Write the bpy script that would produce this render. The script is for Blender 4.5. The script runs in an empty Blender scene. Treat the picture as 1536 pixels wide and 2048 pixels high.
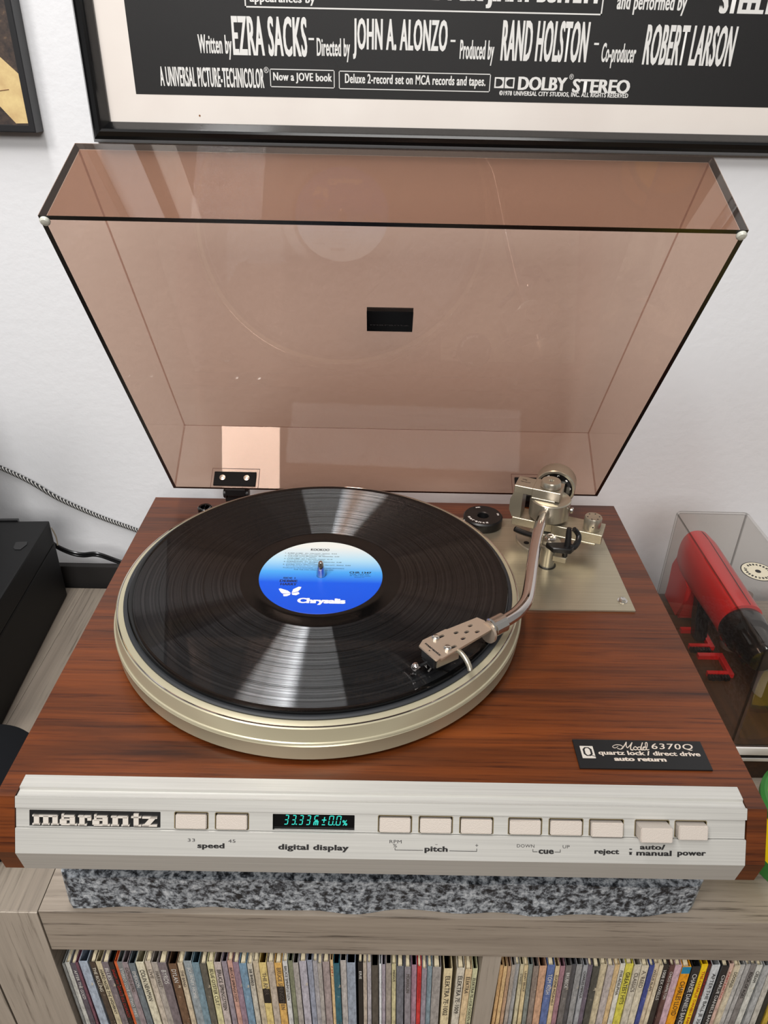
import bpy, bmesh, math, random
from mathutils import Vector, Matrix
random.seed(7)
S = bpy.context.scene
COL = S.collection
# ---------------- camera, world, lights, exposure ----------------
cd = bpy.data.cameras.new('camera'); cam = bpy.data.objects.new('camera', cd); COL.objects.link(cam)
cam.location = (-0.00445, -0.68377, 0.39296)
cam.rotation_euler = (1.0353517, -0.0186847, 0.0058194)
cd.sensor_fit = 'VERTICAL'; cd.sensor_height = 24.0; cd.sensor_width = 18.0
cd.lens = 1514.785 / 2048 * 24.0
cd.clip_start = 0.01; cd.clip_end = 50
S.camera = cam
S.view_settings.view_transform = 'Standard'; S.view_settings.look = 'None'
S.view_settings.gamma = 1.0; S.view_settings.use_curve_mapping = False
S.view_settings.exposure = -0.12
try:
    S.cycles.use_denoising = True
    S.cycles.max_bounces = 14; S.cycles.transparent_max_bounces = 24; S.cycles.glossy_bounces = 6
    S.cycles.caustics_reflective = False; S.cycles.caustics_refractive = False
    S.cycles.sample_clamp_indirect = 6
except Exception:
    pass
w = bpy.data.worlds.new('room_light'); S.world = w; w.use_nodes = True
w.node_tree.nodes['Background'].inputs[0].default_value = (1.0, 0.99, 0.975, 1)
w.node_tree.nodes['Background'].inputs[1].default_value = 0.31
def area(name, loc, target, sx, sy, power, color=(1, 1, 1)):
    l = bpy.data.lights.new(name, 'AREA'); l.shape = 'RECTANGLE'; l.size = sx; l.size_y = sy
    l.energy = power; l.color = color
    o = bpy.data.objects.new(name, l); COL.objects.link(o); o.location = loc
    o.rotation_euler = (Vector(target) - Vector(loc)).to_track_quat('-Z', 'Y').to_euler()
    return o
# a long fixture on the ceiling running away from the wall, left of the turntable, and a softer one further back
area('ceiling_and_fill_light', (-0.391, -0.68, 1.5), (-0.391, -0.68, 0.0), 0.17, 1.50, 25, (1.0, 0.995, 0.99))
area('ceiling_and_fill_light', (-0.95, -1.25, 1.5), (-0.1, -0.4, 0.0), 0.45, 0.45, 17, (1.0, 0.97, 0.94))
area('ceiling_and_fill_light', (0.1, -2.5, 1.25), (0.0, -0.35, -0.25), 1.1, 0.6, 33, (1.0, 0.98, 0.95))  # fill added behind the camera to brighten the shelf front and record spines

# ---------------- helpers ----------------
def lin(c):
    r = []
    for v in c[:3]:
        v = v / 255.0
        r.append(v / 12.92 if v <= 0.04045 else ((v + 0.055) / 1.055) ** 2.4)
    return (r[0], r[1], r[2], 1.0)
def mat(name, col=(128, 128, 128), rough=0.5, metal=0.0, spec=0.5, coat=0.0, emit=None, estr=1.0):
    m = bpy.data.materials.new(name); m.use_nodes = True
    b = m.node_tree.nodes['Principled BSDF']
    b.inputs['Base Color'].default_value = lin(col); b.inputs['Roughness'].default_value = rough
    b.inputs['Metallic'].default_value = metal; b.inputs['Specular IOR Level'].default_value = spec
    b.inputs['Coat Weight'].default_value = coat; b.inputs['Coat Roughness'].default_value = 0.12
    if emit:
        b.inputs['Emission Color'].default_value = lin(emit); b.inputs['Emission Strength'].default_value = estr
    return m
def nd(m, t): return m.node_tree.nodes.new(t)
def lk(m, a, b): m.node_tree.links.new(a, b)
def bsdf(m): return m.node_tree.nodes['Principled BSDF']
def coords(m, scale=(1, 1, 1), rot=(0, 0, 0), kind='Object'):
    tc = nd(m, 'ShaderNodeTexCoord'); mp = nd(m, 'ShaderNodeMapping')
    mp.inputs['Scale'].default_value = scale; mp.inputs['Rotation'].default_value = rot
    lk(m, tc.outputs[kind], mp.inputs[0]); return mp.outputs[0]
def noise(m, vec, scale, detail=4, rough=0.55, dist=0.0):
    n = nd(m, 'ShaderNodeTexNoise'); n.inputs['Scale'].default_value = scale
    n.inputs['Detail'].default_value = detail; n.inputs['Roughness'].default_value = rough
    n.inputs['Distortion'].default_value = dist
    lk(m, vec, n.inputs['Vector']); return n.outputs['Fac']
def ramp(m, fac, stops):
    r = nd(m, 'ShaderNodeValToRGB'); e = r.color_ramp.elements
    e[0].position, e[0].color = stops[0][0], lin(stops[0][1]); e[1].position, e[1].color = stops[-1][0], lin(stops[-1][1])
    for p, c in stops[1:-1]:
        q = e.new(p); q.color = lin(c)
    lk(m, fac, r.inputs[0]); return r.outputs[0]
def mul(m, a, b, fac=1.0, kind='MULTIPLY'):
    x = nd(m, 'ShaderNodeMix'); x.data_type = 'RGBA'; x.blend_type = kind; x.inputs[0].default_value = fac
    lk(m, a, x.inputs[6]); lk(m, b, x.inputs[7]); return x.outputs[2]
def bump(m, h, strength=0.2, dist=0.001):
    b = nd(m, 'ShaderNodeBump'); b.inputs['Strength'].default_value = strength; b.inputs['Distance'].default_value = dist
    lk(m, h, b.inputs['Height']); lk(m, b.outputs[0], bsdf(m).inputs['Normal'])
def grained(name, axis, stops, stops2, rough, scale=1.0, spec=0.5, bmp=0.15, coat=0.0):
    """wood: long noise along axis (0 x, 1 y, 2 z)"""
    m = mat(name, rough=rough, spec=spec, coat=coat)
    s = [38 * scale] * 3; s[axis] = 2.2 * scale
    v = coords(m, tuple(s)); n1 = noise(m, v, 1.0, 6, 0.62, 0.6)
    s2 = [330 * scale] * 3; s2[axis] = 9 * scale
    v2 = coords(m, tuple(s2)); n2 = noise(m, v2, 1.0, 5, 0.7)
    c = mul(m, ramp(m, n1, stops), ramp(m, n2, stops2))
    lk(m, c, bsdf(m).inputs['Base Color']); bump(m, n2, bmp, 0.0004)
    return m
def tag(o, label=None, cat=None, group=None, kind=None):
    if label: o['label'] = label
    if cat: o['category'] = cat
    if group: o['group'] = group
    if kind: o['kind'] = kind
    return o
def wl(o):
    v = Vector((0, 0, 0)); q = o
    while q is not None:
        v += q.location; q = q.parent
    return v
def put(o, parent):
    """geometry is authored in world coordinates; keep it there under a parent standing elsewhere"""
    if parent is not None:
        o.parent = parent
        root = parent
        while root.parent is not None: root = root.parent
        if parent.type == 'EMPTY': o.matrix_parent_inverse = Matrix.Translation(-parent.location)
    return o
def empty(name, loc):
    o = bpy.data.objects.new(name, None); o.empty_display_size = 0.02; COL.objects.link(o); o.location = loc; return o
def link(name, bm, m, parent=None, smooth=False):
    me = bpy.data.meshes.new(name); bmesh.ops.recalc_face_normals(bm, faces=bm.faces)
    bm.to_mesh(me); bm.free()
    for x in (m if isinstance(m, (list, tuple)) else [m]): me.materials.append(x)
    if smooth:
        for p in me.polygons: p.use_smooth = True
        try:
            me.set_sharp_from_angle(angle=math.radians(32))
        except Exception: pass
    o = bpy.data.objects.new(name, me); COL.objects.link(o); put(o, parent); return o
def NB(): return bmesh.new()
def box(bm, x0, x1, y0, y1, z0, z1, mi=0, bev=0.0):
    vs = [bm.verts.new((x, y, z)) for x in (x0, x1) for y in (y0, y1) for z in (z0, z1)]
    fs = [bm.faces.new([vs[i] for i in f]) for f in ((0, 1, 3, 2), (4, 6, 7, 5), (0, 4, 5, 1), (2, 3, 7, 6), (0, 2, 6, 4), (1, 5, 7, 3))]
    for f in fs: f.material_index = mi
    if bev > 0:
        es = list({e for f in fs for e in f.edges})
        bmesh.ops.bevel(bm, geom=es, offset=bev, segments=2, affect='EDGES', profile=0.7)
    return vs
def prism(bm, pts, ext, mi=0):
    """closed polygon pts (3D) extruded by the vector ext"""
    a = [bm.verts.new(p) for p in pts]; e = Vector(ext); b = [bm.verts.new(Vector(p) + e) for p in pts]
    n = len(pts); fs = [bm.faces.new(a[::-1]), bm.faces.new(b)]
    for i in range(n): fs.append(bm.faces.new((a[i], a[(i + 1) % n], b[(i + 1) % n], b[i])))
    for f in fs: f.material_index = mi
    return fs
def frame_of(d):
    d = Vector(d).normalized(); u = Vector((0, 0, 1)) if abs(d.z) < 0.95 else Vector((1, 0, 0))
    a = d.cross(u).normalized(); b = a.cross(d).normalized(); return d, a, b
def lathe(bm, prof, c=(0, 0, 0), axis=(0, 0, 1), seg=64, mi=None, closed=False):
    """profile list of (r, h) along the axis from c"""
    d, a, b = frame_of(axis); c = Vector(c); rings = []
    if abs(d.z) > 0.99: a, b = Vector((1, 0, 0)), Vector((0, 1, 0))
    for r, h in prof:
        if r < 1e-6: rings.append([bm.verts.new(c + d * h)])
        else: rings.append([bm.verts.new(c + d * h + (a * math.cos(t) + b * math.sin(t)) * r) for t in [2 * math.pi * i / seg for i in range(seg)]])
    for k in range(len(rings) - 1):
        p, q = rings[k], rings[k + 1]; m_ = mi[k] if mi else 0
        for i in range(seg):
            j = (i + 1) % seg
            if len(p) == 1 and len(q) == 1: break
            if len(p) == 1: f = bm.faces.new((p[0], q[j], q[i]))
            elif len(q) == 1: f = bm.faces.new((p[i], p[j], q[0]))
            else: f = bm.faces.new((p[i], p[j], q[j], q[i]))
            f.material_index = m_
    return rings
def cyl(bm, c, axis, r, h, seg=32, bev=0.0, r2=None):
    r2 = r if r2 is None else r2
    if bev > 0: pr = [(0, 0), (r - bev, 0), (r, bev), (r2, h - bev), (r2 - bev, h), (0, h)]
    else: pr = [(0, 0), (r, 0), (r2, h), (0, h)]
    lathe(bm, pr, c, axis, seg)
def smooth_path(P, n=8):
    P = [Vector(p) for p in P]; out = []
    for i in range(len(P) - 1):
        p0 = P[max(i - 1, 0)]; p1 = P[i]; p2 = P[i + 1]; p3 = P[min(i + 2, len(P) - 1)]
        for k in range(n):
            t = k / n
            out.append(0.5 * ((2 * p1) + (p2 - p0) * t + (2 * p0 - 5 * p1 + 4 * p2 - p3) * t * t + (3 * p1 - p0 - 3 * p2 + p3) * t ** 3))
    out.append(P[-1]); return out
def tube(bm, P, r, seg=16, n=8, cap=True):
    P = smooth_path(P, n) if n > 1 else [Vector(p) for p in P]; rings = []; up = None
    rr = r if callable(r) else (lambda t: r)
    for i, p in enumerate(P):
        d = (P[min(i + 1, len(P) - 1)] - P[max(i - 1, 0)]).normalized()
        if up is None: _, a, b = frame_of(d)
        else:
            a = (up - d * up.dot(d)).normalized(); b = d.cross(a)
        up = a; q = rr(i / (len(P) - 1))
        rings.append([bm.verts.new(p + (a * math.cos(2 * math.pi * k / seg) + b * math.sin(2 * math.pi * k / seg)) * q) for k in range(seg)])
    for i in range(len(rings) - 1):
        for k in range(seg): bm.faces.new((rings[i][k], rings[i][(k + 1) % seg], rings[i + 1][(k + 1) % seg], rings[i + 1][k]))
    if cap: bm.faces.new(rings[0][::-1]); bm.faces.new(rings[-1])
def curve_mesh(splines, z0, z1, bev=0.0):
    """2D outline with holes -> mesh between heights z0 and z1 (local xy)"""
    cu = bpy.data.curves.new('tmp', 'CURVE'); cu.dimensions = '2D'; cu.fill_mode = 'BOTH'; cu.extrude = (z1 - z0) / 2
    for pts in splines:
        sp = cu.splines.new('POLY'); sp.points.add(len(pts) - 1); sp.use_cyclic_u = True
        for i, p in enumerate(pts): sp.points[i].co = (p[0], p[1], 0, 1)
    o = bpy.data.objects.new('tmp', cu); COL.objects.link(o)
    dg = bpy.context.evaluated_depsgraph_get(); me = bpy.data.meshes.new_from_object(o.evaluated_get(dg))
    bpy.data.objects.remove(o); bpy.data.curves.remove(cu)
    for v in me.vertices: v.co.z += (z0 + z1) / 2
    return me
def rrect(x0, x1, y0, y1, r, n=4):
    pts = []
    for cx, cy, a0 in ((x1 - r, y0 + r, -90), (x1 - r, y1 - r, 0), (x0 + r, y1 - r, 90), (x0 + r, y0 + r, 180)):
        for k in range(n + 1):
            a = math.radians(a0 + 90 * k / n); pts.append((cx + r * math.cos(a), cy + r * math.sin(a)))
    return pts
def place(me, name, m, parent, O, X, Y, smooth=False):
    """put a local-xy mesh into the world frame O, X, Y"""
    O, X, Y = Vector(O), Vector(X).normalized(), Vector(Y).normalized(); Z = X.cross(Y)
    for v in me.vertices: c = v.co.copy(); v.co = O + X * c.x + Y * c.y + Z * c.z
    me.materials.clear(); me.materials.append(m); me.name = name
    o = bpy.data.objects.new(name, me); COL.objects.link(o); put(o, parent)
    return o
TXT = {}
def text_mesh(s, offset=0.0, extrude=0.0, spacing=1.0):
    cu = bpy.data.curves.new('t', 'FONT'); cu.body = s; cu.size = 1.0; cu.offset = offset; cu.extrude = extrude; cu.space_character = spacing; cu.resolution_u = 3
    o = bpy.data.objects.new('t', cu); COL.objects.link(o)
    dg = bpy.context.evaluated_depsgraph_get(); me = bpy.data.meshes.new_from_object(o.evaluated_get(dg))
    bpy.data.objects.remove(o); bpy.data.curves.remove(cu); return me
def fit_text(s, x0, x1, y0, y1, m, parent, O, X, Y, lift=0.0001, offset=0.0, thick=0.0, boldx=0.0, shear=0.0, spacing=1.0, name='lettering'):
    """lettering whose outline exactly fills the box x0..x1, y0..y1 in the frame O, X, Y"""
    me = text_mesh(s, offset, 0.0, spacing)
    if not me.vertices: return None
    vx = [v.co.x for v in me.vertices]; vy = [v.co.y for v in me.vertices]
    ax, bx, ay, by = min(vx), max(vx), min(vy), max(vy); h = y1 - y0
    w_ = (x1 - x0) - boldx - abs(shear) * h
    for v in me.vertices:
        q = (v.co.y - ay) / (by - ay)
        v.co.x = x0 + (v.co.x - ax) / (bx - ax) * w_ + shear * h * q; v.co.y = y0 + q * h; v.co.z = lift
    bm = bmesh.new(); bm.from_mesh(me)
    if boldx > 0:
        orig = bm.faces[:]
        for k in (1, 2):
            r = bmesh.ops.duplicate(bm, geom=orig)
            for v in [g for g in r['geom'] if isinstance(g, bmesh.types.BMVert)]: v.co.x += boldx * 0.5 * k; v.co.z += 0.00001 * k
    if thick > 0:
        r = bmesh.ops.extrude_face_region(bm, geom=bm.faces[:])
        bmesh.ops.translate(bm, vec=(0, 0, thick), verts=[g for g in r['geom'] if isinstance(g, bmesh.types.BMVert)])
    bm.to_mesh(me); bm.free()
    return place(me, name, m, parent, O, X, Y)

# ---------------- materials ----------------
M = {}
m = mat('wall_paint', (226, 226, 228), 0.75, spec=0.3); v = coords(m); bump(m, noise(m, v, 95, 5, 0.6), 0.35, 0.0012); M['wall'] = m
M['walnut'] = grained('walnut', 0, [(0.28, (58, 27, 10)), (0.45, (90, 44, 15)), (0.6, (111, 55, 19)), (0.76, (126, 64, 23))], [(0.32, (150, 132, 120)), (0.47, (228, 222, 216)), (0.7, (255, 252, 248))], 0.34, 1.15, bmp=0.22)
M['greywood_x'] = grained('greywood_x', 0, [(0.3, (134, 124, 113)), (0.5, (156, 146, 134)), (0.7, (168, 158, 146))], [(0.32, (120, 114, 110)), (0.44, (236, 232, 228)), (0.7, (255, 252, 248))], 0.55, 1.0)
M['greywood_y'] = grained('greywood_y', 1, [(0.3, (118, 108, 98)), (0.5, (134, 124, 113)), (0.7, (144, 134, 122))], [(0.3, (170, 164, 158)), (0.45, (240, 238, 234)), (0.7, (255, 252, 248))], 0.55, 1.0)
M['greywood_z'] = grained('greywood_z', 2, [(0.3, (150, 142, 132)), (0.5, (166, 156, 145)), (0.7, (174, 165, 154))], [(0.3, (170, 164, 158)), (0.44, (244, 242, 238)), (0.7, (255, 252, 248))], 0.55, 1.0)
def brushed(name, col, rough, axis=0, metal=0.85, tint=0.93):
    m = mat(name, col, rough, metal)
    s = [900] * 3; s[axis] = 9; n = noise(m, coords(m, tuple(s)), 1.0, 3, 0.6)
    c = nd(m, 'ShaderNodeRGB'); c.outputs[0].default_value = lin(col)
    g = int(255 * tint)
    lk(m, mul(m, c.outputs[0], ramp(m, n, [(0.3, (g, g, g)), (0.7, (255, 255, 255))])), bsdf(m).inputs['Base Color'])
    bump(m, n, 0.08, 0.0002); return m
M['alu'] = brushed('brushed_aluminium', (198, 196, 190), 0.40, 0, 0.35)
M['champagne'] = brushed('champagne_plate', (180, 170, 148), 0.33, 0, 0.7)
M['platter'] = mat('champagne_platter', (182, 174, 148), 0.32, 0.4)
M['satin'] = mat('satin_champagne_metal', (186, 179, 162), 0.28, 0.8)
M['chrome'] = mat('chrome', (214, 206, 202), 0.07, 1.0)
M['silver'] = mat('silver_screw', (214, 210, 204), 0.2, 1.0)
m = mat('button_finish', (198, 188, 178), 0.5, 0.3); bump(m, noise(m, coords(m), 1500, 2), 0.35, 0.0003); M['button'] = m
M['slot'] = mat('recess_tan_shaded', (112, 98, 66), 0.5, 0.1)  # tan darkened so the slot shadows sit in the recess colour
M['black'] = mat('black_plastic', (16, 16, 17), 0.38)
M['black_gloss'] = mat('black_gloss', (8, 8, 9), 0.12)
M['black_matte'] = mat('black_matte', (24, 24, 25), 0.7)
M['rubber'] = mat('rubber_mat', (34, 36, 39), 0.55)
M['ink'] = mat('black_ink', (24, 22, 22), 0.5)
M['white_ink'] = mat('white_ink', (236, 234, 230), 0.5)
M['logo_silver'] = mat('logo_silver', (206, 198, 188), 0.35, 0.2)
M['tan_ink'] = mat('tan_ink', (214, 200, 186), 0.4, 0.3)
M['grey_ink'] = mat('grey_ink', (58, 56, 56), 0.5)
M['teal_glow'] = mat('teal_display_glow', (10, 30, 30), 0.5, emit=(40, 225, 205), estr=1.1)
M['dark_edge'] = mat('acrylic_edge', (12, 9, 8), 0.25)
def acrylic(name, tint, gloss=0.05, scratch=True):
    m = bpy.data.materials.new(name); m.use_nodes = True; nt = m.node_tree
    for n in list(nt.nodes): nt.nodes.remove(n)
    out = nd(m, 'ShaderNodeOutputMaterial'); tr = nd(m, 'ShaderNodeBsdfTransparent'); tr.inputs[0].default_value = tint
    gl = nd(m, 'ShaderNodeBsdfGlossy'); gl.inputs['Roughness'].default_value = gloss; gl.inputs['Color'].default_value = (1, 1, 1, 1)
    fr = nd(m, 'ShaderNodeFresnel'); fr.inputs[0].default_value = 1.49
    ge = nd(m, 'ShaderNodeNewGeometry'); inv = nd(m, 'ShaderNodeMath'); inv.operation = 'SUBTRACT'; inv.inputs[0].default_value = 1.0
    lk(m, ge.outputs['Backfacing'], inv.inputs[1]); mu = nd(m, 'ShaderNodeMath'); mu.operation = 'MULTIPLY'
    lk(m, fr.outputs[0], mu.inputs[0]); lk(m, inv.outputs[0], mu.inputs[1])
    mx = nd(m, 'ShaderNodeMixShader'); lk(m, mu.outputs[0], mx.inputs[0]); lk(m, tr.outputs[0], mx.inputs[1]); lk(m, gl.outputs[0], mx.inputs[2])
    # faint dust film
    df = nd(m, 'ShaderNodeBsdfDiffuse'); df.inputs[0].default_value = (0.42, 0.33, 0.28, 1)
    m2 = nd(m, 'ShaderNodeMixShader'); m2.inputs[0].default_value = 0.04 if scratch else 0.015
    lk(m, mx.outputs[0], m2.inputs[1]); lk(m, df.outputs[0], m2.inputs[2]); lk(m, m2.outputs[0], out.inputs[0])
    return m
M['smoke'] = acrylic('smoked_acrylic', (0.815, 0.69, 0.615, 1), 0.02)
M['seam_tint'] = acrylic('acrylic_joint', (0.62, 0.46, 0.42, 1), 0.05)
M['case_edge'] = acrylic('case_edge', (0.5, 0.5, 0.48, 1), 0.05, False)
M['clear_smoke'] = acrylic('clear_smoked_acrylic', (0.91, 0.90, 0.885, 1), 0.03, False)
def glass_pane(name):
    m = acrylic(name, (0.99, 0.99, 0.99, 1), 0.0, False)
    for n in m.node_tree.nodes:
        if n.type == 'MIX_SHADER' and not n.inputs[0].is_linked: n.inputs[0].default_value = 0.0
    return m
M['glass'] = glass_pane('glass_pane')
# granite
m = mat('granite', (90, 94, 98), 0.5)
v = coords(m); n1 = noise(m, v, 190, 6, 0.68, 0.25); n2 = noise(m, v, 420, 3, 0.6)
c = ramp(m, n1, [(0.38, (26, 29, 33)), (0.45, (78, 82, 88)), (0.52, (142, 148, 154)), (0.66, (196, 200, 204))])
lk(m, mul(m, c, ramp(m, n2, [(0.3, (150, 152, 156)), (0.5, (255, 255, 255))])), bsdf(m).inputs['Base Color']); bump(m, n1, 0.3, 0.0006)
M['granite'] = m
VR, VA, VROT = 0.25, 0.955, 0.0
# vinyl: circular grooves, anisotropic gloss
m = mat('vinyl', (3, 3, 4), 0.3, spec=0.0)
tg = nd(m, 'ShaderNodeTangent'); tg.direction_type = 'RADIAL'; tg.axis = 'Z'
tc = nd(m, 'ShaderNodeTexCoord'); sx = nd(m, 'ShaderNodeSeparateXYZ'); lk(m, tc.outputs['Object'], sx.inputs[0])
sq = nd(m, 'ShaderNodeVectorMath'); sq.operation = 'LENGTH'; cb = nd(m, 'ShaderNodeCombineXYZ'); lk(m, sx.outputs[0], cb.inputs[0]); lk(m, sx.outputs[1], cb.inputs[1])
lk(m, cb.outputs[0], sq.inputs[0])
nz = nd(m, 'ShaderNodeTexNoise'); nz.noise_dimensions = '1D'; nz.inputs['Scale'].default_value = 520; nz.inputs['Detail'].default_value = 8; nz.inputs['Roughness'].default_value = 0.75
lk(m, sq.outputs['Value'], nz.inputs['W'])
mr = nd(m, 'ShaderNodeMapRange'); mr.inputs[1].default_value = 0.32; mr.inputs[2].default_value = 0.68; mr.inputs[3].default_value = 0.05; mr.inputs[4].default_value = 0.17
lk(m, nz.outputs['Fac'], mr.inputs[0])
gl = nd(m, 'ShaderNodeBsdfAnisotropic'); gl.inputs['Color'].default_value = (0.95, 0.97, 1.0, 1); gl.inputs['Roughness'].default_value = VR; gl.inputs['Anisotropy'].default_value = VA; gl.inputs['Rotation'].default_value = VROT
lk(m, tg.outputs[0], gl.inputs['Tangent'])
gs = nd(m, 'ShaderNodeBsdfAnisotropic'); gs.inputs['Color'].default_value = (1, 1, 1, 1); gs.inputs['Roughness'].default_value = 0.03; gs.inputs['Anisotropy'].default_value = 0.0
mx = nd(m, 'ShaderNodeMixShader'); lk(m, mr.outputs[0], mx.inputs[0]); lk(m, bsdf(m).outputs[0], mx.inputs[1]); lk(m, gl.outputs[0], mx.inputs[2])
m2 = nd(m, 'ShaderNodeMixShader'); m2.inputs[0].default_value = 0.016; lk(m, mx.outputs[0], m2.inputs[1]); lk(m, gs.outputs[0], m2.inputs[2])
for n_ in m.node_tree.nodes:
    if n_.type == 'OUTPUT_MATERIAL': lk(m, m2.outputs[0], n_.inputs[0])
M['vinyl'] = m
M['vinyl_smooth'] = mat('vinyl_dead_wax', (6, 6, 6), 0.12, spec=0.35)
# record label: white fading to blue
m = mat('label_print', (20, 90, 200), 0.45)
tc = nd(m, 'ShaderNodeTexCoord'); sx = nd(m, 'ShaderNodeSeparateXYZ'); lk(m, tc.outputs['Object'], sx.inputs[0])
mr = nd(m, 'ShaderNodeMapRange'); mr.inputs[1].default_value = -0.05; mr.inputs[2].default_value = 0.05; lk(m, sx.outputs[1], mr.inputs[0])
lk(m, ramp(m, mr.outputs[0], [(0.0, (2, 70, 196)), (0.4, (4, 84, 216)), (0.55, (70, 160, 232)), (0.72, (168, 212, 236)), (0.92, (226, 232, 230))]), bsdf(m).inputs['Base Color'])
M['label'] = m
DY = -0.373; R_ = math.radians

# ---------------- structure ----------------
bm = NB(); box(bm, -3, 3, 0.115, 0.2, -0.95, 1.7); tag(link('wall_back', bm, M['wall']), 'plain white textured wall behind the turntable', kind='structure')
m = mat('floor_boards', (120, 100, 80), 0.5); bm = NB(); box(bm, -3, 3, -3.2, 0.2, -1.0, -0.951); tag(link('floor', bm, m), kind='structure')
m = mat('far_wall_paint', (120, 116, 112), 0.8); bm = NB(); box(bm, -3, 3, -3.2, -3.1, -0.95, 1.7); tag(link('wall_front', bm, m), kind='structure')

# ---------------- storage shelf ----------------
ZS, YF, YB = -0.1535, -0.353, 0.046
sh = empty('record_shelf', (0.06, -0.15, -0.94))
tag(sh, 'grey woodgrain cube shelf holding the records under the turntable', 'shelf')
def board(name, x0, x1, y0, y1, z0, z1, m_, par=sh):
    bm = NB(); box(bm, x0, x1, y0, y1, z0, z1, bev=0.0006); return link(name, bm, m_, par)
board('top_board', -0.2531, 0.80, YF, YB, ZS - 0.05, ZS, M['greywood_x'])
board('end_panel', -0.3040, -0.2536, YF, YB, -0.94, ZS, M['greywood_y'])
bm = NB(); box(bm, -0.3040, -0.2536, YF - 0.0012, YF, -0.94, ZS - 0.0004); link('edge_band', bm, M['greywood_z'], sh)
board('divider', 0.0822, 0.0970, YF + 0.002, YB, -0.5385, ZS - 0.0502, M['greywood_z'])
board('divider', 0.4320, 0.4478, YF + 0.002, YB, -0.5385, ZS - 0.0502, M['greywood_z'])
board('shelf_board', -0.2534, 0.80, YF + 0.002, YB, -0.5565, -0.5387, M['greywood_x'])
board('bottom_board', -0.2534, 0.80, YF, YB, -0.94, -0.892, M['greywood_x'])
board('end_panel', 0.8002, 0.85, YF, YB, -0.94, ZS, M['greywood_y'])
board('back_panel', -0.2534, 0.80, YB - 0.006, YB, -0.891, ZS - 0.0505, M['black_matte'])
s2 = empty('record_shelf', (-0.6, -0.15, -0.94))
tag(s2, 'neighbouring grey woodgrain shelf at the far left edge, carrying the black box', 'shelf')
board('end_panel', -0.3555, -0.3058, YF, YB, -0.94, ZS, M['greywood_y'], s2)
bm = NB(); box(bm, -0.3555, -0.3058, YF - 0.0012, YF, -0.94, ZS - 0.0004); link('edge_band', bm, M['greywood_z'], s2)
board('top_board', -0.90, -0.3557, YF - 0.001, YB, ZS - 0.05, ZS, M['greywood_y'], s2)
board('end_panel', -0.95, -0.9002, YF - 0.001, YB, -0.94, ZS, M['greywood_z'], s2)
board('bottom_board', -0.90, -0.3557, YF, YB, -0.94, -0.892, M['greywood_x'], s2)

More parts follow.
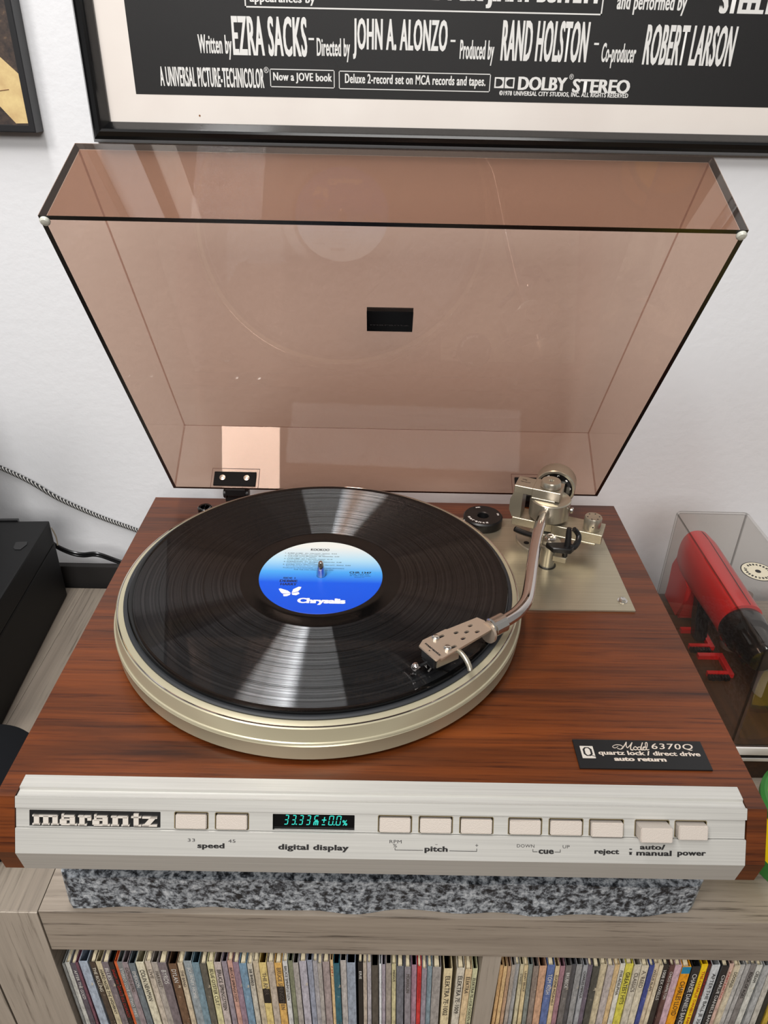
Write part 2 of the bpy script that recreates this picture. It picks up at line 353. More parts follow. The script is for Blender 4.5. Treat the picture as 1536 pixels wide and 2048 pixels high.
# ---------------- records on the shelf ----------------
LP = [
('L',-0.2576,-0.2320,-0.005,(150, 152, 150),'',0),
('L',-0.2530,-0.2319,-0.008,(205, 205, 198),'',0),
('L',-0.2463,-0.2317,-0.007,(88, 82, 92),'AFTER THE GOLD',1),
('L',-0.2417,-0.2316,0.006,(112, 70, 85),'',0),
('L',-0.2396,-0.2315,0.003,(165, 177, 192),'',0),
('L',-0.2313,-0.2312,0.030,(70, 58, 48),'THE ROLLING',2),
('L',-0.2262,-0.2311,0.023,(205, 192, 160),'HARD NOSE THE HIGHWAY',3),
('L',-0.2212,-0.2310,0.019,(120, 110, 115),'BLUES',1),
('L',-0.2154,-0.2308,0.024,(26, 22, 22),'SNAP! MY GRACE ELL DORADO',4),
('L',-0.2112,-0.2307,0.018,(212, 98, 48),'',0),
('L',-0.2087,-0.2306,0.030,(125, 128, 128),'STEREO LOVE ME TWO TIMES',1),
('L',-0.2041,-0.2304,0.019,(150, 136, 140),'DONALD BYRD',5),
('L',-0.1991,-0.2303,0.014,(108, 118, 124),'EMERSON',1),
('L',-0.1936,-0.2301,0.022,(222, 215, 190),'COLIN NEWMAN',3),
('L',-0.1865,-0.2299,0.033,(200, 188, 172),'LIVE',5),
('L',-0.1815,-0.2298,0.067,(172, 164, 155),'HARVEST',5),
('L',-0.1761,-0.2296,0.029,(118, 108, 112),'BYRDS',1),
('L',-0.1673,-0.2294,0.031,(108, 80, 58),'DYLAN',1),
('L',-0.1602,-0.2292,0.041,(208, 192, 165),'THE BAND',5),
('L',-0.1556,-0.2290,0.050,(150, 160, 165),'JOURNEY HOME',1),
('L',-0.1485,-0.2288,0.013,(118, 145, 158),'',0),
('L',-0.1423,-0.2286,-0.019,(95, 92, 82),'',0),
('L',-0.1367,-0.2285,0.017,(222, 214, 165),'BLUE OYSTER CULT',3),
('L',-0.1310,-0.2283,0.018,(195, 182, 176),'BRUCE SPRINGSTEEN',3),
('L',-0.1248,-0.2281,0.005,(150, 140, 150),'',0),
('L',-0.1203,-0.2280,0.015,(205, 160, 145),'BRUCE SPRINGSTEEN',3),
('L',-0.1160,-0.2279,0.007,(150, 125, 140),'',0),
('L',-0.1108,-0.2277,0.021,(120, 152, 175),'',0),
('L',-0.1043,-0.2275,0.017,(198, 192, 178),'38 84003',3),
('L',-0.0998,-0.2274,0.021,(200, 186, 160),'',0),
('L',-0.0948,-0.2272,0.016,(226, 202, 132),'THE RIVER',5),
('L',-0.0885,-0.2271,0.016,(190, 176, 160),'',0),
('L',-0.0825,-0.2269,0.017,(222, 176, 98),'BRUCE SPRINGSTEEN',5),
('L',-0.0760,-0.2267,0.012,(214, 214, 212),'BRUCE SPRINGSTEEN',3),
('L',-0.0717,-0.2266,0.004,(130, 134, 108),'',0),
('L',-0.0677,-0.2264,0.015,(172, 166, 160),'',0),
('L',-0.0629,-0.2263,0.020,(182, 178, 188),'',0),
('L',-0.0565,-0.2261,0.029,(150, 156, 172),'',0),
('L',-0.0519,-0.2260,0.023,(168, 165, 168),'',0),
('L',-0.0479,-0.2259,0.033,(172, 166, 160),'',0),
('L',-0.0442,-0.2258,0.041,(165, 150, 148),'',0),
('L',-0.0380,-0.2256,0.018,(226, 192, 142),'7 59 1',4),
('L',-0.0353,-0.2255,0.018,(44, 98, 112),'',0),
('L',-0.0299,-0.2253,0.018,(186, 180, 175),'',0),
('L',-0.0246,-0.2252,0.010,(150, 160, 175),'',0),
('L',-0.0157,-0.2263,0.005,(22, 22, 22),'ERIE',1),
('L',-0.0116,-0.2266,0.008,(190, 176, 160),'',0),
('L',-0.0083,-0.2269,0.013,(180, 175, 180),'',0),
('L',-0.0047,-0.2272,0.024,(82, 76, 68),'',0),
('L',0.0012,-0.2276,0.020,(236, 238, 240),'',0),
('L',0.0029,-0.2277,0.018,(165, 155, 165),'',0),
('L',0.0068,-0.2280,0.014,(160, 150, 140),'',0),
('L',0.0115,-0.2284,0.017,(206, 196, 152),'MINGUS',3),
('L',0.0153,-0.2287,0.031,(110, 112, 120),'',0),
('L',0.0218,-0.2292,0.029,(140, 134, 140),'MORRISON',5),
('L',0.0274,-0.2296,0.035,(168, 132, 148),'',0),
('L',0.0321,-0.2299,0.035,(204, 52, 52),'PAUL BUTTERFIELD',4),
('L',0.0358,-0.2302,0.039,(150, 140, 150),'',0),
('L',0.0402,-0.2305,0.038,(130, 150, 160),'',0),
('L',0.0444,-0.2309,0.031,(158, 152, 148),'',0),
('L',0.0535,-0.2315,0.015,(224, 206, 165),'ELEKTRA 7E-1002',3),
('L',0.0641,-0.2324,0.018,(210, 202, 185),'ELEKTRA 7E-1009',3),
('L',0.0710,-0.2329,0.002,(220, 194, 152),'ELEKTRA',3),
('L',0.0769,-0.2333,0.004,(205, 204, 165),'ELEKTRA 7E-1028 GOLDEN BUTTER',3),
('R',0.0982,-0.2255,0.010,(224, 182, 128),'',0),
('R',0.1011,-0.2254,0.017,(216, 182, 132),'',0),
('R',0.1043,-0.2253,0.011,(186, 152, 122),'',0),
('R',0.1073,-0.2252,0.026,(170, 160, 150),'',0),
('R',0.1107,-0.2251,0.031,(165, 165, 165),'',0),
('R',0.1142,-0.2250,0.036,(205, 194, 160),'STEREO',5),
('R',0.1174,-0.2249,0.043,(216, 196, 152),'LENNY BRUCE',5),
('R',0.1210,-0.2248,0.048,(130, 136, 130),'',0),
('R',0.1248,-0.2247,0.059,(140, 126, 116),'',0),
('R',0.1294,-0.2246,0.054,(202, 160, 130),'',0),
('R',0.1357,-0.2244,0.036,(92, 112, 162),'TOM RUSH',1),
('R',0.1422,-0.2242,0.048,(216, 192, 152),'EUGENE McDANIELS',3),
('R',0.1461,-0.2241,0.050,(160, 120, 130),'',0),
('R',0.1504,-0.2239,0.041,(110, 106, 104),'BRUBECK',1),
('R',0.1555,-0.2238,0.050,(82, 82, 86),'',0),
('R',0.1595,-0.2237,0.055,(150, 150, 150),'',0),
('R',0.1646,-0.2235,0.057,(162, 164, 168),'CHARLES MINGUS',3),
('R',0.1685,-0.2234,0.057,(106, 96, 110),'',0),
('R',0.1725,-0.2233,0.055,(76, 76, 70),'',0),
('R',0.1783,-0.2231,0.043,(206, 192, 160),'',0),
('R',0.1841,-0.2229,0.048,(186, 176, 172),'',0),
('R',0.1899,-0.2228,0.051,(216, 186, 138),'',0),
('R',0.1942,-0.2226,0.052,(222, 218, 206),'PHILADELPHIA',3),
('R',0.1986,-0.2225,0.056,(218, 208, 84),'GREATEST HITS',3),
('R',0.2051,-0.2228,0.102,(206, 198, 180),'CLASSICS',5),
('R',0.2110,-0.2226,0.072,(216, 206, 182),'A. REED',5),
('R',0.2171,-0.2225,0.039,(62, 76, 142),'',0),
('R',0.2214,-0.2223,0.036,(214, 196, 168),'WILLIS ALAN',5),
('R',0.2254,-0.2222,0.044,(220, 206, 178),'',0),
('R',0.2287,-0.2221,0.056,(48, 44, 42),'1008 EX OXELLS',1),
('R',0.2335,-0.2220,0.056,(96, 66, 62),'CHICO HAMILTON',1),
('R',0.2376,-0.2219,0.072,(204, 172, 182),'',0),
('R',0.2435,-0.2217,0.059,(240, 160, 20),'CHARLES LLOYD',3),
('R',0.2516,-0.2214,0.057,(40, 40, 42),'CHARLIE DANIELS BAND',1),
('R',0.2587,-0.2212,0.037,(250, 205, 20),'THE CHARLIE DANIELS BAND  JE 34365',4),
('R',0.2642,-0.2211,0.062,(72, 34, 34),'CHARLIE DANIELS',4),
('R',0.2675,-0.2210,0.069,(206, 210, 212),'AFTER THE BALL JE 35088',3),
('R',0.2745,-0.2208,0.056,(36, 36, 38),'CHARLIE DANIELS BAND  JE 365',1),
('R',0.2808,-0.2206,0.057,(212, 178, 164),'FUNKY JUNCTION',4),
('R',0.2848,-0.2205,0.055,(208, 196, 170),'DOODLES',3),
('R',0.2896,-0.2203,0.047,(186, 184, 180),'',0),
('R',0.2941,-0.2202,0.040,(172, 170, 168),'',0),
('R',0.2979,-0.2201,0.061,(128, 124, 122),'ROCK OF AGES',3),
('R',0.3029,-0.2199,0.056,(206, 206, 198),'CREAM',3),
('R',0.3081,-0.2198,0.062,(170, 172, 172),'',0),
('R',0.3132,-0.2196,0.065,(192, 188, 178),'',0),
('R',0.3184,-0.2195,0.087,(40, 42, 40),'',0),
('R',0.3228,-0.2193,0.100,(190, 160, 60),'',0),
]
ORD = 'first second third fourth fifth sixth seventh eighth ninth tenth eleventh twelfth thirteenth fourteenth fifteenth sixteenth seventeenth eighteenth nineteenth'.split()
TENS = {2: 'twent', 3: 'thirt', 4: 'fort', 5: 'fift', 6: 'sixt', 7: 'sevent'}
def ordinal(n):
    if n < 20: return ORD[n - 1]
    t, u_ = divmod(n, 10)
    return TENS[t] + 'ieth' if u_ == 0 else TENS[t] + 'y-' + ORD[u_ - 1]
def colour_word(c):
    r, g, b_ = c; mx, mn = max(c), min(c); L = (mx + mn) / 2
    if mx - mn < 18: return 'black' if L < 50 else 'dark grey' if L < 100 else 'mid grey' if L < 150 else 'pale grey' if L < 198 else 'off-white'
    if r >= g >= b_:
        if r > 225 and g > 180 and b_ < 60: return 'bright yellow'
        if r > 200 and g < 120: return 'orange' if g > 80 else 'bright red'
        if r > 225 and b_ < 60: return 'amber orange'
        if L < 100: return 'dark brown' if mx - mn < 60 else 'brown'
        if g > 0.93 * r and b_ < 110: return 'lemon yellow'
        if r - b_ > 70: return 'golden tan'
        return 'cream' if L > 165 else 'beige'
    if b_ >= r: return ('navy blue' if L < 110 else 'light blue') if b_ - r > 14 else 'lavender grey'
    if r > b_ > g: return 'mauve'
    if g >= r: return 'teal' if b_ > r + 20 else 'greenish grey'
    return 'muted'
TC = {1: (225, 222, 216), 2: (235, 228, 210), 3: (34, 30, 28), 4: (176, 38, 34), 5: (92, 82, 74)}
TM = {k: mat('spine_print', c, 0.6) for k, c in TC.items()}
paper = mat('inner_paper', (216, 202, 170), 0.8)
black_void = mat('record_edge', (10, 10, 11), 0.3)
SM = {}
def sleeve_mat(c2, worn):
    k = (c, worn)
    if k not in SM:
        m = mat('sleeve_card', c, 0.5, coat=0.25)
        s = coords(m, (1, 1, 0.35)); n = noise(m, s, 260, 5, 0.7); rg = nd(m, 'ShaderNodeRGB'); rg.outputs[0].default_value = lin(c)
        lo = tuple(int(x * 0.72) for x in c); hi = tuple(min(255, int(x * 1.12 + 10)) for x in c)
        col = ramp(m, n, [(0.3, lo), (0.5, c), (0.72, hi)])
        if worn:
            n2 = noise(m, coords(m), 140, 6, 0.75); r2 = ramp(m, n2, [(0.60, (255, 255, 255)), (0.66, (255, 255, 255))])
            mk = nd(m, 'ShaderNodeMath'); mk.operation = 'GREATER_THAN'; mk.inputs[1].default_value = 0.62; lk(m, n2, mk.inputs[0])
            mx = nd(m, 'ShaderNodeMix'); mx.data_type = 'RGBA'; lk(m, mk.outputs[0], mx.inputs[0]); lk(m, col, mx.inputs[6]); mx.inputs[7].default_value = lin((205, 192, 168)); col = mx.outputs[2]
        lk(m, col, bsdf(m).inputs['Base Color']); SM[k] = m
    return SM[k]
for comp in 'LR':
    rows = [r for r in LP if r[0] == comp]; nl = len(rows)
    raw = [r[3] for r in rows]; sm = [sum(raw[max(0, i - 2):i + 3]) / len(raw[max(0, i - 2):i + 3]) for i in range(nl)]
    xs_ = []
    for r in rows: xs_.append(max(r[1], -0.2526 if comp == 'L' else 0.0976, xs_[-1] + 0.0024 if xs_ else -9))
    lim = 0.0818 if comp == 'L' else 0.4315
    th = [max(0.0016, min(0.0068, ((xs_[i + 1] if i + 1 < nl else xs_[i] + 0.0045) - xs_[i]) * 0.92 - 0.0002)) for i in range(nl)]
    bot = [xs_[i] + sm[i] * 0.314 for i in range(nl)]
    hi = lim
    for i in reversed(range(nl)):            # nothing leans into its neighbour or into the divider
        bot[i] = min(bot[i], hi - th[i] - 0.0002); hi = bot[i]
    lo = xs_[0] - 0.0
    for i in range(nl): bot[i] = max(bot[i], lo + 0.0001); lo = bot[i] + th[i]
    for i, (_, x, zt, sl, c, txt, st) in enumerate(rows):
        base_c = c; c2 = tuple(min(250, int(v_ * 1.24 + 8)) for v_ in c)
        x = xs_[i]; t = th[i]; sl = (bot[i] - x) / 0.314
        zt += random.uniform(-0.0012, 0.0012)
        H = zt + 0.5384
        yf = YF + 0.0045 + random.uniform(0, 0.0022)
        root = empty('record_sleeve', (0, 0, 0))
        bm = NB(); k = 0.0005; D_ = 0.3105
        # spine, two covers, bottom: open at the top like a real sleeve
        box(bm, 0, t, 0, 0.0006, -H, 0); box(bm, 0, k, 0.0006, D_, -H, 0.0); box(bm, t - k, t, 0.0006, D_, -H, 0.0); box(bm, k, t - k, 0.0006, D_, -H, -H + 0.001)
        worn = random.random() < 0.4
        sl_o = link('cover', bm, sleeve_mat(c, worn)); sl_o.parent = root
        bm = NB(); q = random.random()
        if t > 0.0028:
            if q < 0.55:
                zz = -0.0015; a0 = t * 0.2; a1 = t * 0.8
                vs = [bm.verts.new(p) for p in ((a0, 0.001, zz), (a1, 0.0012, zz - 0.001), (a1 * 0.95, 0.006, zz + 0.0012), (a0 * 1.3, 0.0075, zz + 0.002), (a0, 0.3, zz), (a1, 0.3, zz))]
                bm.faces.new((vs[0], vs[1], vs[2], vs[3])); bm.faces.new((vs[3], vs[2], vs[5], vs[4]))
                box(bm, a0, a1, 0.0015, 0.3, -H + 0.002, zz - 0.002)
                o = link('inner_sleeve', bm, paper); o.parent = root
            else:
                box(bm, t * 0.35, t * 0.65, 0.02, 0.3, -H + 0.004, -0.006)
                o = link('record_edge', bm, black_void); o.parent = root
        else: bm.free()
        if c == (240, 160, 20):
            bm = NB(); box(bm, 0, t, -0.0002, 0.0, -0.0095, 0.0); o = link('spine_band', bm, mat('blue_band', (30, 130, 170), 0.5)); o.parent = root
            o['label'] = 'blue band at the top of the spine'
        if c == (222, 176, 98) or c == (226, 202, 132):
            bm = NB(); box(bm, 0, t, -0.0002, 0.0, -0.06, -0.034 if c[1] == 176 else -0.038); o = link('spine_band', bm, M['black']); o.parent = root
        if txt:
            L_ = min(0.0033 * len(txt) * (t / 0.0045) ** 0.5, 0.20); z0 = -0.006 - random.uniform(0, 0.008)
            if c == (240, 160, 20): z0 = -0.021
            o = fit_text(txt, 0, L_, t * 0.24, t * 0.80, TM[st], None, (0, -0.0001, z0), (0, 0, -1), (1, 0, 0), lift=0.0002, offset=0.0)
            if o: o.parent = root
        root.location = (x, yf, zt)
        # lean: pivot at the top edge, matching how far the sleeves tip
        root.rotation_euler = (0, -math.atan(sl), 0)
        fromend = i + 1; cw = colour_word(c)
        extra = 'with printed spine ' if txt else ('with worn spine ' if worn else '')
        if comp == 'L': lab = '%s record sleeve %s%s from the grey end panel' % (cw, extra + ', ' if extra else '', ordinal(fromend))
        else: lab = '%s record sleeve %s%s from the divider, in the second compartment' % (cw, extra + ', ' if extra else '', ordinal(fromend))
        lab = lab.replace(' , ', ', ').replace('sleeve with', 'sleeve with')
        tag(root, lab, 'record', 'records in the first compartment' if comp == 'L' else 'records in the second compartment')

# ---------------- granite slab ----------------
pts = []
ynoise = lambda x: 0.0016 * math.sin(x * 61) + 0.0009 * math.sin(x * 143 + 1)
fx = [-0.222 + 0.454 * i / 46 for i in range(47)]
pts = [(-0.2290, 0.02), (-0.2330, 0.012), (-0.2345, -0.02), (-0.2345, -0.336), (-0.2325, -0.3435), (-0.2275, -0.3485)] + [(x, -0.3492 + ynoise(x) * 0.35) for x in fx[1:-1]] + [(0.2325, -0.3475), (0.2375, -0.3425), (0.2392, -0.334), (0.2392, 0.0), (0.236, 0.016), (0.229, 0.02)]
bm = NB(); fs = prism(bm, [(x, y, ZS + 0.0002) for x, y in pts], (0, 0, 0.0365))
for vtx in bm.verts:
    if vtx.co.z < ZS + 0.01 and vtx.co.y < -0.34: vtx.co.y += 0.0012 * math.sin(vtx.co.x * 90) + 0.001 * math.sin(vtx.co.x * 37); vtx.co.z += 0.0008 * abs(math.sin(vtx.co.x * 53))
bmesh.ops.bevel(bm, geom=[e for e in bm.edges if all(v.co.z > ZS + 0.03 for v in e.verts)], offset=0.0015, segments=2, affect='EDGES')
tag(link('granite_slab', bm, M['granite']), 'thick speckled grey granite slab under the turntable', 'slab')
SLAB = ZS + 0.0367

# ---------------- turntable ----------------
tt = empty('turntable', (0, -0.18, -0.115))
tag(tt, 'walnut turntable with brushed metal front panel and raised smoked cover', 'turntable')
HW = 0.2385
prof = [(0.0, 0.0), (DY, 0.0), (DY - 0.0165, -0.0313), (DY - 0.0131, -0.0518), (0.0, -0.0518)]
bm = NB()
for x0, x1 in ((-HW, -0.2266), (0.2263, HW)):
    prism(bm, [(x0, y, z) for y, z in prof], (x1 - x0, 0, 0))
box(bm, -0.2266, 0.2263, -0.3575, 0.0, -0.0518, 0.0)
bmesh.ops.remove_doubles(bm, verts=bm.verts[:], dist=1e-5)
link('plinth', bm, M['walnut'], tt)
bm = NB(); box(bm, -0.205, 0.205, -0.34, -0.02, -0.075, -0.0519); link('underside', bm, M['black_matte'], tt)
for x in (-0.17, 0.17):
    for y in (-0.30, -0.06):
        bm = NB(); cyl(bm, (x, y, SLAB), (0, 0, 1), 0.024, -0.075 - SLAB, 32, 0.003); link('foot', bm, M['black_matte'], tt, True)
# front panel, in the slope frame
F0 = Vector((0, DY, 0)); ES = Vector((0, -0.4663, -0.8846)).normalized(); EN = Vector((0, -ES.z * -1, 0)); EN = Vector((0, ES.z, -ES.y))
EU = -ES  # up the slope
def FP(x, s, n=0.0): return F0 + Vector((x, 0, 0)) + ES * s + EN * n
XL, XR = -0.2262, 0.2259
def yz(s, n): p = FP(0, s, n); return (p.y, p.z)
P = [(-0.3570, 0.0003), (-0.3666, 0.0003), (-0.3672, -0.0012), yz(-0.0002, 0.0002)]
top = P + [yz(0.0071, 0.0002), yz(0.0071, -0.0010)]
bm = NB()
secs = [(-0.3570, 0.0006), (-0.3664, 0.0006), (-0.3670, -0.0012), (-0.3719, -0.0012), (-0.3724, -0.0002), yz(0.0, 0.0004), yz(0.0070, 0.0004), yz(0.0072, -0.0002), yz(0.0072, -0.003), (-0.3570, -0.012)]
prism(bm, [(XL, y, z) for y, z in secs], (XR - XL, 0, 0))
secs = [yz(0.0198, -0.003), yz(0.0198, -0.0002), yz(0.0200, 0.0004), yz(0.0358, 0.0004), (DY - 0.0135, -0.0515), (DY - 0.010, -0.0518), (-0.3570, -0.0517), (-0.3570, -0.012)]
prism(bm, [(XL, y, z) for y, z in secs], (XR - XL, 0, 0))
fp = link('front_panel', bm, M['alu'], tt)
wins = [(-0.218, -0.137), (-0.128, -0.1078), (-0.1029, -0.0827), (-0.0676, -0.0169), (-0.002, 0.0183), (0.0232, 0.0436), (0.0485, 0.0688), (0.0787, 0.0990), (0.1039, 0.1245), (0.1289, 0.1496), (0.1573, 0.1779), (0.1821, 0.2012)]
S0, S1 = 0.0087, 0.0189
outer = [(XL, -0.0195), (XR - 0.0004, -0.0195), (XR - 0.0004, -0.0076), (XL, -0.0076)]
holes = [rrect(a, b, -S1, -S0, 0.0004) for a, b in wins]
me = curve_mesh([outer] + holes, -0.0019, -0.0009)
place(me, 'button_strip', M['alu'], fp, F0, (1, 0, 0), EU)
bm = NB(); prism(bm, [FP(XL, 0.0080, -0.0095), FP(XL, 0.0196, -0.0095), FP(XL, 0.0196, -0.0088), FP(XL, 0.0080, -0.0088)], (XR - XL, 0, 0)); link('recess_back', bm, M['slot'], fp)
def fbox(bm, x0, x1, s0, s1, n0, n1, bev=0.0):
    vs = [bm.verts.new(FP(x, s, n)) for x in (x0, x1) for s in (s0, s1) for n in (n0, n1)]
    fs = [bm.faces.new([vs[i] for i in f]) for f in ((0, 1, 3, 2), (4, 6, 7, 5), (0, 4, 5, 1), (2, 3, 7, 6), (0, 2, 6, 4), (1, 5, 7, 3))]
    if bev: bmesh.ops.bevel(bm, geom=list({e for f in fs for e in f.edges}), offset=bev, segments=2, affect='EDGES')
# recess liners
for i, (a, b) in enumerate(wins):
    if i in (0, 3): continue
    bm = NB(); t_ = 0.0005
    fbox(bm, a, b, S0 - t_, S0, -0.0088, -0.0008); fbox(bm, a, b, S1, S1 + t_ * 0.6, -0.0088, -0.0008)
    fbox(bm, a - t_, a, S0, S1, -0.0088, -0.0008); fbox(bm, b, b + t_, S0, S1, -0.0088, -0.0008)
    link('button_surround', bm, M['slot'], fp)
BT = ['speed selector button above 33', 'speed selector button above 45', None, 'pitch button above RPM', 'pitch button above minus', 'pitch button above plus', 'cue button above DOWN', 'cue button above UP', 'reject button', 'pushed-out auto manual button', 'power button']
for i, (a, b) in enumerate(wins):
    if i in (0, 3): continue
    bm = NB(); g = 0.0005; n1 = 0.0004 if i < 10 else 0.0018
    if i >= 9: n1 = 0.0020
    if i == 10: n1 = 0.0082
    if i == 11: n1 = 0.0040
    fbox(bm, a + g, b - g, S0 + 0.0010, S1 - 0.0002, -0.0087, n1, 0.0005)
    o = link('push_button', bm, M['button'], tt, True)
# logo plate
bm = NB(); fbox(bm, wins[0][0], wins[0][1], S0 + 0.0, S1, -0.003, -0.0016); lp_ = link('logo_plate', bm, M['black'], fp)
def ftext(s, xc, sc, w_, h, m_=None, **k):
    return fit_text(s, xc - w_ / 2, xc + w_ / 2, -sc - h / 2, -sc + h / 2, m_ or M['ink'], k.pop('par', fp), F0, (1, 0, 0), EU, lift=k.pop('lift', 0.00055), **k)
# raised wide letters of the maker's mark, drawn as blocks
def wide(bm, x0, x1, y0, y1):
    vs = [bm.verts.new(FP(x, -y, n)) for x in (x0, x1) for y in (y0, y1) for n in (-0.0016, -0.0004)]
    for f in ((0, 1, 3, 2), (4, 6, 7, 5), (0, 4, 5, 1), (2, 3, 7, 6), (0, 2, 6, 4), (1, 5, 7, 3)): bm.faces.new([vs[i] for i in f])
bm = NB(); yb = -0.0180; yt = -0.0118; hh = yt - yb; sf = 0.0009
def glyph(ch, x, wd):
    st = wd * 0.30
    if ch == 'm':
        s3 = wd * 0.20
        for q in (0.06, 0.41, 0.76): wide(bm, x + wd * q, x + wd * q + s3, yb, yt if q < 0.1 else yt - 0.0004)
        for q in (0.0, 0.36, 0.71): wide(bm, x + wd * q, x + wd * q + s3 + wd * 0.09, yb, yb + sf)
        wide(bm, x, x + s3 * 1.2, yt - sf, yt); wide(bm, x + wd * 0.22, x + wd * 0.93, yt - sf * 1.3, yt - 0.0001)
    elif ch == 'a':
        wide(bm, x + wd * 0.58, x + wd * 0.88, yb, yt - 0.0008); wide(bm, x + wd * 0.58, x + wd, yb, yb + sf)
        wide(bm, x + wd * 0.14, x + wd * 0.84, yt - sf * 1.2, yt); wide(bm, x + wd * 0.10, x + wd * 0.24, yt - 0.0022, yt + 0.0008)
        wide(bm, x, x + wd * 0.40, yb + 0.0007, yb + 0.0036); wide(bm, x + wd * 0.08, x + wd * 0.6, yb, yb + 0.0009); wide(bm, x + wd * 0.1, x + wd * 0.6, yb + 0.0032, yb + 0.0040)
    elif ch == 'r':
        wide(bm, x + wd * 0.10, x + wd * 0.50, yb, yt - 0.0004); wide(bm, x, x + wd * 0.66, yb, yb + sf); wide(bm, x, x + wd * 0.4, yt - sf, yt)
        wide(bm, x + wd * 0.45, x + wd * 0.96, yt - 0.0013, yt); wide(bm, x + wd * 0.70, x + wd, yt - 0.0030, yt - 0.0006)
    elif ch == 'n':
        for q in (0.08, 0.62): wide(bm, x + wd * q, x + wd * q + st * 0.95, yb, yt - 0.0004)
        for q in (0.0, 0.55): wide(bm, x + wd * q, x + wd * q + st * 1.4, yb, yb + sf)
        wide(bm, x, x + st, yt - sf, yt); wide(bm, x + wd * 0.35, x + wd * 0.86, yt - sf * 1.3, yt)
    elif ch == 't':
        wide(bm, x + wd * 0.25, x + wd * 0.75, yb, yt + 0.0018); wide(bm, x, x + wd, yt - sf, yt); wide(bm, x + wd * 0.25, x + wd * 1.02, yb, yb + sf)
    elif ch == 'z':
        wide(bm, x, x + wd, yt - sf * 1.3, yt); wide(bm, x, x + wd, yb, yb + sf * 1.3)
        vs = [bm.verts.new(FP(q, -yy, n)) for n in (-0.0016, -0.0004) for q, yy in ((x, yb), (x + wd * 0.42, yb), (x + wd, yt), (x + wd * 0.58, yt))]
        bm.faces.new(vs[4:]); bm.faces.new(vs[3::-1])
        for k in range(4): bm.faces.new((vs[k], vs[(k + 1) % 4], vs[4 + (k + 1) % 4], vs[4 + k]))
xx = -0.2160
for ch, wd in (('m', 0.0163), ('a', 0.0106), ('r', 0.0082), ('a', 0.0108), ('n', 0.0118), ('t', 0.0062), ('z', 0.0092)):
    glyph(ch, xx, wd); xx += wd + 0.00065
link('logo_lettering', bm, M['logo_silver'], lp_)
# display
bm = NB(); fbox(bm, wins[3][0], wins[3][1], S0, S1, -0.004, -0.003); dp = link('digital_display', bm, M['black_gloss'], tt)
bm = NB()
def seg7(x, y, w_, h, which, t=0.00055):
    sl = 0.16
    def q(x0, x1, y0, y1):
        vs = [bm.verts.new(FP(x + a + (b_) * sl, -(y + b_), -0.00285)) for a, b_ in ((x0, y0), (x1, y0), (x1, y1), (x0, y1))]; bm.faces.new(vs)
    hm = h / 2
    D = dict(a=(t, w_ - t, h - t, h), d=(t, w_ - t, 0, t), g=(t, w_ - t, hm - t / 2, hm + t / 2), f=(0, t, hm + t * .6, h - t * .6), b=(w_ - t, w_, hm + t * .6, h - t * .6), e=(0, t, t * .6, hm - t * .6), c=(w_ - t, w_, t * .6, hm - t * .6))
    for k in which: q(*D[k])
    return q
yb7 = -0.0163; xs = -0.0612
for i, d in enumerate(('abgcd', 'abgcd', 'abgcd', 'abgcd')):
    xq = xs + i * 0.00455
    q = seg7(xq, yb7, 0.0027, 0.0062, d)
    if i == 1: q(0.0031, 0.0038, 0, 0.0007)
q = seg7(xs + 0.0185, yb7, 0.0030, 0.0062, 'agf', 0.0006); q(0.0004, 0.0030, 0.0020, 0.0026); q(0, 0.0007, 0, 0.002); q(0.0012, 0.0018, 0, 0.002); q(0.0023, 0.0030, 0, 0.002)
q = seg7(xs + 0.0232, yb7, 0.0032, 0.0062, 'd', 0.0006); q(0.0002, 0.0030, 0.0030, 0.0036); q(0.0013, 0.0019, 0.0016, 0.0052)
q = seg7(xs + 0.0277, yb7, 0.0030, 0.0062, 'abcdef'); q(0.0034, 0.0041, 0, 0.0007)
seg7(xs + 0.0323, yb7, 0.0030, 0.0062, 'abcdef')
link('display_digits', bm, M['teal_glow'], dp)
fit_text('%', xs + 0.0367, xs + 0.0397, yb7, yb7 + 0.0034, M['teal_glow'], dp, F0, (1, 0, 0), EU, lift=-0.00285, offset=0.02, name='display_digits')
for s, xc, sc, w_, h, o_ in (('33', -0.1175, 0.0255, 0.0045, 0.0020, 0.0), ('speed', -0.1054, 0.0293, 0.0168, 0.0042, 0.022), ('45', -0.0925, 0.0257, 0.0045, 0.0020, 0.0), ('digital display', -0.0420, 0.0293, 0.0437, 0.0046, 0.022),
    ('RPM', 0.0087, 0.0243, 0.0075, 0.0020, 0.0), ('%', 0.0084, 0.0268, 0.0024, 0.0022, 0.0), ('pitch', 0.0339, 0.0290, 0.0144, 0.0044, 0.022), ('+', 0.0590, 0.0258, 0.0018, 0.0018, 0.0),
    ('DOWN', 0.0893, 0.0256, 0.0108, 0.0020, 0.0), ('UP', 0.1144, 0.0257, 0.0043, 0.0020, 0.0), ('cue', 0.1021, 0.0291, 0.0095, 0.0027, 0.022), ('reject', 0.1397, 0.0288, 0.0154, 0.0040, 0.022),
    ('auto/', 0.1680, 0.0250, 0.0158, 0.0032, 0.022), ('manual', 0.1690, 0.0288, 0.0220, 0.0034, 0.022), ('power', 0.1924, 0.0293, 0.0178, 0.0034, 0.022)):
    ftext(s, xc, sc, w_, h, M['ink'] if o_ else M['grey_ink'], offset=o_, boldx=0.00035 if o_ else 0.0, spacing=1.06)
bm = NB()
def fline(x0, x1, s0, s1):
    bm.faces.new([bm.verts.new(FP(x, s, 0.0006)) for x, s in ((x0, s0), (x1, s0), (x1, s1), (x0, s1))])
